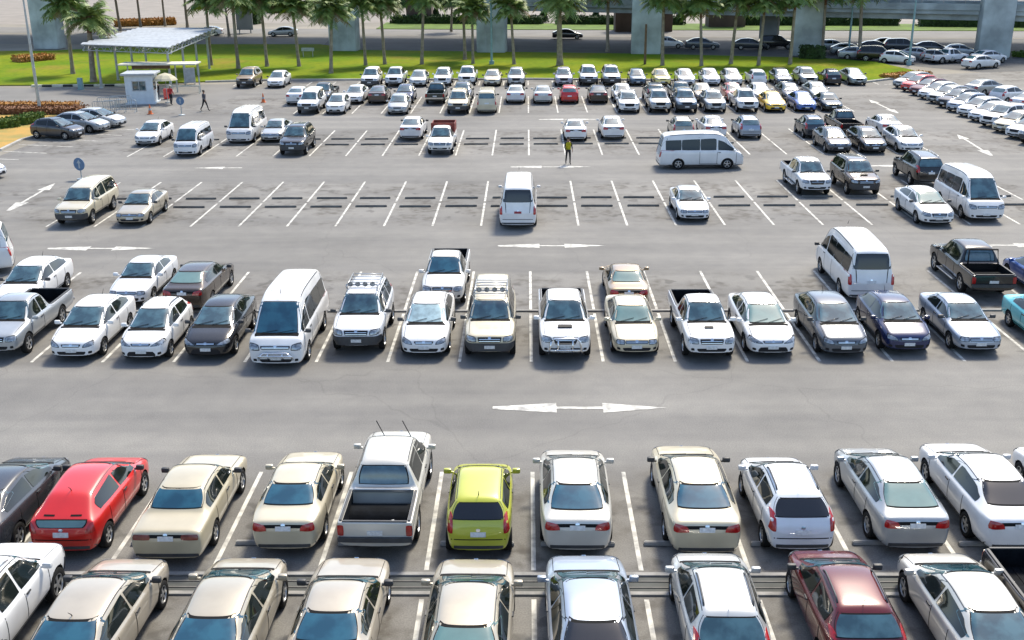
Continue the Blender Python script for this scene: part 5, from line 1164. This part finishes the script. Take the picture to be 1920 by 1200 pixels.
# large white canopy: corrugated barrel sheets on a space frame
CA, CB, CC, CD = (Vector(q) for q in ((-33.71, 104.16), (-43.76, 108.09), (-44.92, 128.79), (-35.66, 128.13)))     # roof corners in plan
cc = (CA+CB+CC+CD)/4
q = empty('entrance_canopy', (cc.x, cc.y, 0), 0, 'large white corrugated canopy on thin columns above the entrance', 'canopy')
def cpt(u, v): return (CA*(1-u)*(1-v)+CD*u*(1-v)+CC*u*v+CB*(1-u)*v)-cc
for k_ in range(11):
    bm = bmesh.new(); NX, NY = 8, 4; g = []
    for i in range(NX+1):
        row_ = []
        for j in range(NY+1):
            p = cpt((k_+.06+.80*i/NX)/11, j/NY); z = 4.45+.12*math.sin(math.pi*i/NX)
            row_.append((bm.verts.new((p.x, p.y, z)), bm.verts.new((p.x, p.y, z-.04))))
        g.append(row_)
    for i in range(NX):
        for j in range(NY):
            bm.faces.new((g[i][j][0], g[i+1][j][0], g[i+1][j+1][0], g[i][j+1][0])); bm.faces.new((g[i][j][1], g[i][j+1][1], g[i+1][j+1][1], g[i+1][j][1]))
    for i in range(NX):
        for j in (0, NY): bm.faces.new((g[i][j][0], g[i][j][1], g[i+1][j][1], g[i+1][j][0]))
    for j in range(NY):
        for i in (0, NX): bm.faces.new((g[i][j][0], g[i][j+1][0], g[i][j+1][1], g[i][j][1]))
    link('roof_panel', bm_mesh(bm, 'roof_panel', [M['whitepaint']]), q)
bm = bmesh.new()
def P3(u, v, z): p = cpt(u, v); return (p.x, p.y, z)
for v in (.03, .35, .66, .97):
    for z in (3.85, 4.36): tube(bm, [P3(0, v, z), P3(1, v, z)], .05, 5)
    for i in range(16): tube(bm, [P3(i/16, v, 3.85), P3((i+.5)/16, v, 4.36), P3((i+1)/16, v, 3.85)], .03, 4)
for u in (.02, .25, .5, .75, .98):
    for z in (3.85, 4.36): tube(bm, [P3(u, 0, z), P3(u, 1, z)], .045, 5)
    for i in range(12): tube(bm, [P3(u, i/12, 3.85), P3(u, (i+.5)/12, 4.36), P3(u, (i+1)/12, 3.85)], .03, 4)
link('space_frame', bm_mesh(bm, 'space_frame', [M['whitepaint']]), q)
for u in (.1, .37, .64, .9):
    for v in (.1, .9):
        p = cpt(u, v); bm = bmesh.new(); lathe(bm, [(.22, 0), (.2, .1), (.14, .12), (.12, 3.85)], 10, 'Z', 0, (p.x, p.y, 0)); link('column', bm_mesh(bm, 'column', [M['steel']], True, 40), q)
# beige parasol by the booth
ux, uy = (-32.80, 97.92)
M['parasol'] = mat('parasol_cloth', (.50, .46, .33), .8, noise=.25, nscale=3)
q = empty('parasol', (ux, uy+1.2, 0), 0, 'faded beige parasol open beside the ticket booth', 'parasol')
bm = bmesh.new(); lathe(bm, [(1.15, 2.05), (1.0, 2.22), (.6, 2.50), (.02, 2.68), (.01, 2.66), (.58, 2.47), (.98, 2.19)], 8); link('cloth', bm_mesh(bm, 'cloth', [M['parasol']]), q)
bm = bmesh.new(); lathe(bm, [(.25, 0), (.25, .08), (.03, .1), (.025, 2.66)], 8); link('pole', bm_mesh(bm, 'pole', [M['steel']]), q)
# crowd barriers before the booth, each a hoop rack
BAR = None
for i, (px, py) in enumerate(((-36.11, 92.33), (-35.40, 92.91), (-34.48, 93.19), (-36.60, 94.79), (-35.85, 95.72))):
    if BAR is None:
        bm = bmesh.new(); tube(bm, [(-.9, 0, .05), (-.9, 0, 1.0), (-.8, 0, 1.08), (.8, 0, 1.08), (.9, 0, 1.0), (.9, 0, .05)], .03, 6); tube(bm, [(-.9, 0, .25), (.9, 0, .25)], .022, 5)
        for k in range(9): tube(bm, [(-.72+k*.18, 0, .25), (-.72+k*.18, 0, 1.08)], .014, 4)
        for x in (-.8, .8): tube(bm, [(x, -.28, .02), (x, 0, .16), (x, .28, .02)], .022, 5)
        BAR = bm_mesh(bm, 'crowd_barrier', [M['steel']])
    o = link('crowd_barrier', BAR); o.location = (px, py, .006); o.rotation_euler = (0, 0, .15+.25*math.sin(i*2.1)); tag(o, 'grey steel crowd barrier standing with others in front of the ticket booth', 'barrier', 'crowd barriers by the ticket booth')
CONE = None
for (px, py), lab in (((-24.01, 99.00), 'orange traffic cone behind the tall white minibus near the booth'), ((-32.13, 92.22), 'orange and white cone in front of the ticket booth')):
    if CONE is None:
        bm = bmesh.new(); box(bm, (0, 0, .02), (.42, .42, .04), 0, .01); lathe(bm, [(.17, .04), (.125, .32)], 14); lathe(bm, [(.125, .32), (.09, .50)], 14, 'Z', 1); lathe(bm, [(.09, .50), (.03, .82)], 14)
        CONE = bm_mesh(bm, 'traffic_cone', [M['cone'], M['whitepaint']], True, 40)
    o = link('traffic_cone', CONE); o.location = (px, py, .008); tag(o, lab, 'traffic cone', 'traffic cones')
bm = bmesh.new(); box(bm, (0, 0, .6), (.5, .35, 1.1), 0, .06); box(bm, (0, 0, .03), (.6, .45, .06)); o = link('ticket_machine', bm_mesh(bm, 'ticket_machine', [M['teal']])); o.location = (*(-44.51, 108.62), 0); tag(o, 'grey-green ticket machine on the striped kerb at the left', 'machine')
bm = bmesh.new(); box(bm, (0, 0, .5), (.45, .4, .95), 0, .05); o = link('red_cabinet', bm_mesh(bm, 'red_cabinet', [PAINT['red']])); o.location = (*(-33.61, 101.40), 0); tag(o, 'red box on the ground beside the parasol and ticket booth', 'cabinet')
bm = bmesh.new(); box(bm, (0, 0, .9), (1.1, .10, 1.5), 0, .02); box(bm, (-.45, 0, .1), (.08, .6, .2)); box(bm, (.45, 0, .1), (.08, .6, .2)); o = link('notice_board', bm_mesh(bm, 'notice_board', [M['whitepaint']])); o.location = (*(-34.68, 112.47), 0); o.rotation_euler = (0, 0, .3); tag(o, 'blank white board on feet right of the parasol', 'board')
bm = bmesh.new(); box(bm, (0, 0, .75), (3.2, .08, .14), 0, .02); tube(bm, [(-1.5, .05, 0), (-1.5, .05, .8)], .05); tube(bm, [(1.5, .05, 0), (1.5, .05, .8)], .05); o = link('boom_rail', bm_mesh(bm, 'boom_rail', [M['kerb_white']])); o.location = (*(-33.12, 105.08), 0); tag(o, 'low cream rail on two posts right of the ticket booth', 'rail')
bm = bmesh.new(); box(bm, (0, 0, .9), (1.6, .10, .4), 0, .02)
for x in (-.6, .6): tube(bm, [(x, 0, 0), (x, 0, .8)], .04)
o = link('lawn_sign', bm_mesh(bm, 'lawn_sign', [M['whitepaint']])); o.location = (*(-27.53, 138.79), .1); tag(o, 'low white blank sign on the lawn among the palm trunks', 'sign')
bm = bmesh.new(); box(bm, (0, 0, 2.6), (2.6, .25, 4.2), 0, .04); box(bm, (-.9, 0, .3), (.15, .2, .6)); box(bm, (.9, 0, .3), (.15, .2, .6)); o = link('roadside_board', bm_mesh(bm, 'roadside_board', [M['conc_dark']])); o.location = (*(-45.12, 177.81), 0); tag(o, 'tall grey blank board by the paved road behind the lawn at left', 'board')
hedge('shrub', (-49.11, 197.83), (-47.56, 197.71), 2.6, 2.2, M['hedge'], 'round dark bush on the paving behind the tall grey board', 700, .3, None, 'shrub')
hedge('hedge', (-71.77, 193.19), (-62.37, 197.51), 2.5, 1.2, M['flower'], 'orange flowering hedge far behind the entrance canopy', 1200, .3)
hedge('hedge', (-53.45, 229.38), (-38.41, 231.53), 3.0, 2.2, M['hedge'], 'dark hedge on the far paving left of the left pier', 1600, .4)
hedge('hedge', (-33.71, 246.01), (-12.68, 247.99), 3.0, 2.6, M['hedge'], 'dark hedge on the far paving between left pier and lamp post', 1800, .4)
# far block walls and building base glimpsed between palms
M['wall'] = mat('brown_render', (.12, .085, .065), .9, noise=.3, nscale=.4)
for x, y, w_, h_, lab in ((18.5, 178, 9, 6.5, 'dark brown wall block seen left of the middle right pier'), (33, 186, 6, 5.5, 'brown wall block seen right of the middle right pier'), (-19, 199, 4.5, 5, 'brown wall block right of the left pier')):
    bm = bmesh.new(); box(bm, (0, 0, h_/2), (w_, 4, h_), 0, .05)
    for k in range(int(w_/2)): box(bm, (-w_/2+1+k*2, -2.0, h_/2), (.12, .1, h_-.2))
    o = link('wall_block', bm_mesh(bm, 'wall_block', [M['wall']])); o.location = (x, y, 0); tag(o, lab, 'wall', 'wall blocks beyond the lawn')

# ------------------------------------------------------------------ people
M['skin'] = mat('skin', (.34, .19, .12), .6); M['hair'] = mat('hair', (.015, .012, .01), .7)
def cloth(name, c): return mat(name, c, .85, noise=.2, nscale=6)
def person(x, y, rz, label, shirt, trousers, stride=.0, arms=(.15, .15), vest=None, hat=None, sleeve=1.0):
    q = empty('person', (x, y, .008), rz, label, 'person')
    V = []; E = []; Rr = []
    def add(p, r, par=None):
        V.append(Vector(p)); Rr.append(r)
        if par is not None: E.append((par, len(V)-1))
        return len(V)-1
    pel = add((0, 0, .95), .145); wst = add((0, .01, 1.10), .125, pel); chs = add((0, 0, 1.30), .15, wst); sh = add((0, .01, 1.43), .10, chs); nk = add((0, 0, 1.50), .052, sh)
    hd = add((0, -.01, 1.58), .08, nk); h2 = add((0, -.012, 1.66), .098, hd); add((0, 0, 1.73), .075, h2); add((0, -.105, 1.625), .014, hd)
    for sg in (-1, 1):
        st = stride*sg
        hp = add((.10*sg, 0, .90), .10, pel); kn = add((.11*sg, -st*.5-.02, .50), .062, hp); an = add((.11*sg, -st+(.10 if st < 0 else 0), .09+(.03 if st < 0 else 0)), .042, kn); add((.125*sg, -st-.15+(.10 if st < 0 else 0), .035), .036, an)
        so = add((.19*sg, .0, 1.41), .062, sh); a = arms[0 if sg < 0 else 1]
        el = add((.245*sg, .02-a*.4*sg if False else .02-a*.25, 1.14), .045, so); wr = add((.25*sg, -.04-a*.9, .92+a*.35), .030, el)
        pm = add((.25*sg, -.06-a*1.05, .86+a*.35), .034, wr)
        for k, (dx, ln) in enumerate(((-.030, .075), (-.010, .09), (.010, .085), (.030, .065))):
            f1 = add((.25*sg+.004, -.06-a*1.05+dx, .815+a*.35), .0095, pm); add((.245*sg, -.066-a*1.05+dx, .86+a*.35-ln-.02), .008, f1)
        add((.225*sg, -.10-a*1.05, .84+a*.35), .010, pm)
    me = bpy.data.meshes.new('tmp'); me.from_pydata(V, E, []); o = link('tmp', me)
    md = o.modifiers.new('k', 'SKIN'); md.use_smooth_shade = True
    for i, sv in enumerate(me.skin_vertices[0].data): sv.radius = (Rr[i]*(1.25 if i in (0, 1, 2) else 1), Rr[i]*(.8 if i in (0, 1, 2) else 1)); sv.use_root = (i == 0)
    sb = o.modifiers.new('s', 'SUBSURF'); sb.levels = 1; sb.render_levels = 1
    dg = bpy.context.evaluated_depsgraph_get(); dg.update()
    bme = bpy.data.meshes.new_from_object(o.evaluated_get(dg)); bpy.data.objects.remove(o)
    bme.materials.clear()
    for k in (M['skin'], shirt, trousers, M['dark']): bme.materials.append(k)
    for p in bme.polygons:
        c_ = p.center; p.use_smooth = True
        if c_.z < .075: k = 3
        elif c_.z < .98 and abs(c_.x) < .215: k = 2
        elif c_.z < 1.47 and (abs(c_.x) < .215 or c_.z > (1.02 if sleeve else 1.2)): k = 1
        else: k = 0
        p.material_index = k
    body = link('body', bme, q)
    bm = bmesh.new(); lathe(bm, [(.108, 1.66), (.112, 1.70), (.095, 1.765), (.05, 1.795), (.001, 1.80)], 14)
    if hat: lathe(bm, [(.17, 1.685), (.16, 1.70), (.108, 1.705)], 14)
    link('hat' if hat else 'hair', bm_mesh(bm, 'hat', [hat or M['hair']], True), q)
    if vest:
        bm = bmesh.new()
        rings = []
        for z, rx, ry in ((.98, .185, .135), (1.12, .178, .125), (1.30, .205, .145), (1.40, .20, .125), (1.455, .12, .09)):
            rings.append([bm.verts.new((rx*math.cos(2*math.pi*k/16), .005+ry*math.sin(2*math.pi*k/16), z)) for k in range(16)])
        for a, b in zip(rings, rings[1:]):
            for k in range(16): bm.faces.new((a[k], a[(k+1) % 16], b[(k+1) % 16], b[k]))
        r_ = bmesh.ops.solidify(bm, geom=bm.faces[:], thickness=-.012)
        link('vest', bm_mesh(bm, 'vest', [vest], True), q)
    return q
navy_c = cloth('navy_cloth', (.02, .022, .03)); yel = mat('hi_vis', (.72, .62, .02), .7, noise=.15, nscale=6); blk = cloth('black_cloth', (.015, .015, .017)); gry = cloth('grey_cloth', (.07, .07, .085)); wht = cloth('pale_cloth', (.45, .43, .40))
person(2.69, 69.79, R(10), 'guard in a yellow vest over dark clothes standing in the lane', navy_c, blk, .10, (.30, .1), yel, blk)
person(-27.9, 93.9, R(70), 'man in dark clothes walking across the asphalt near the ticket booth', gry, blk, .28, (.25, -.12))
person(*(-33.91, 100.00), R(-30), 'person in dark clothes standing under the beige parasol', blk, gry, .05, (.2, .2))
person(*(-31.97, 97.56), R(160), 'person in a red shirt and pale hat beside the red box', cloth('red_cloth', (.45, .03, .03)), blk, .06, (.1, .3), None, wht)
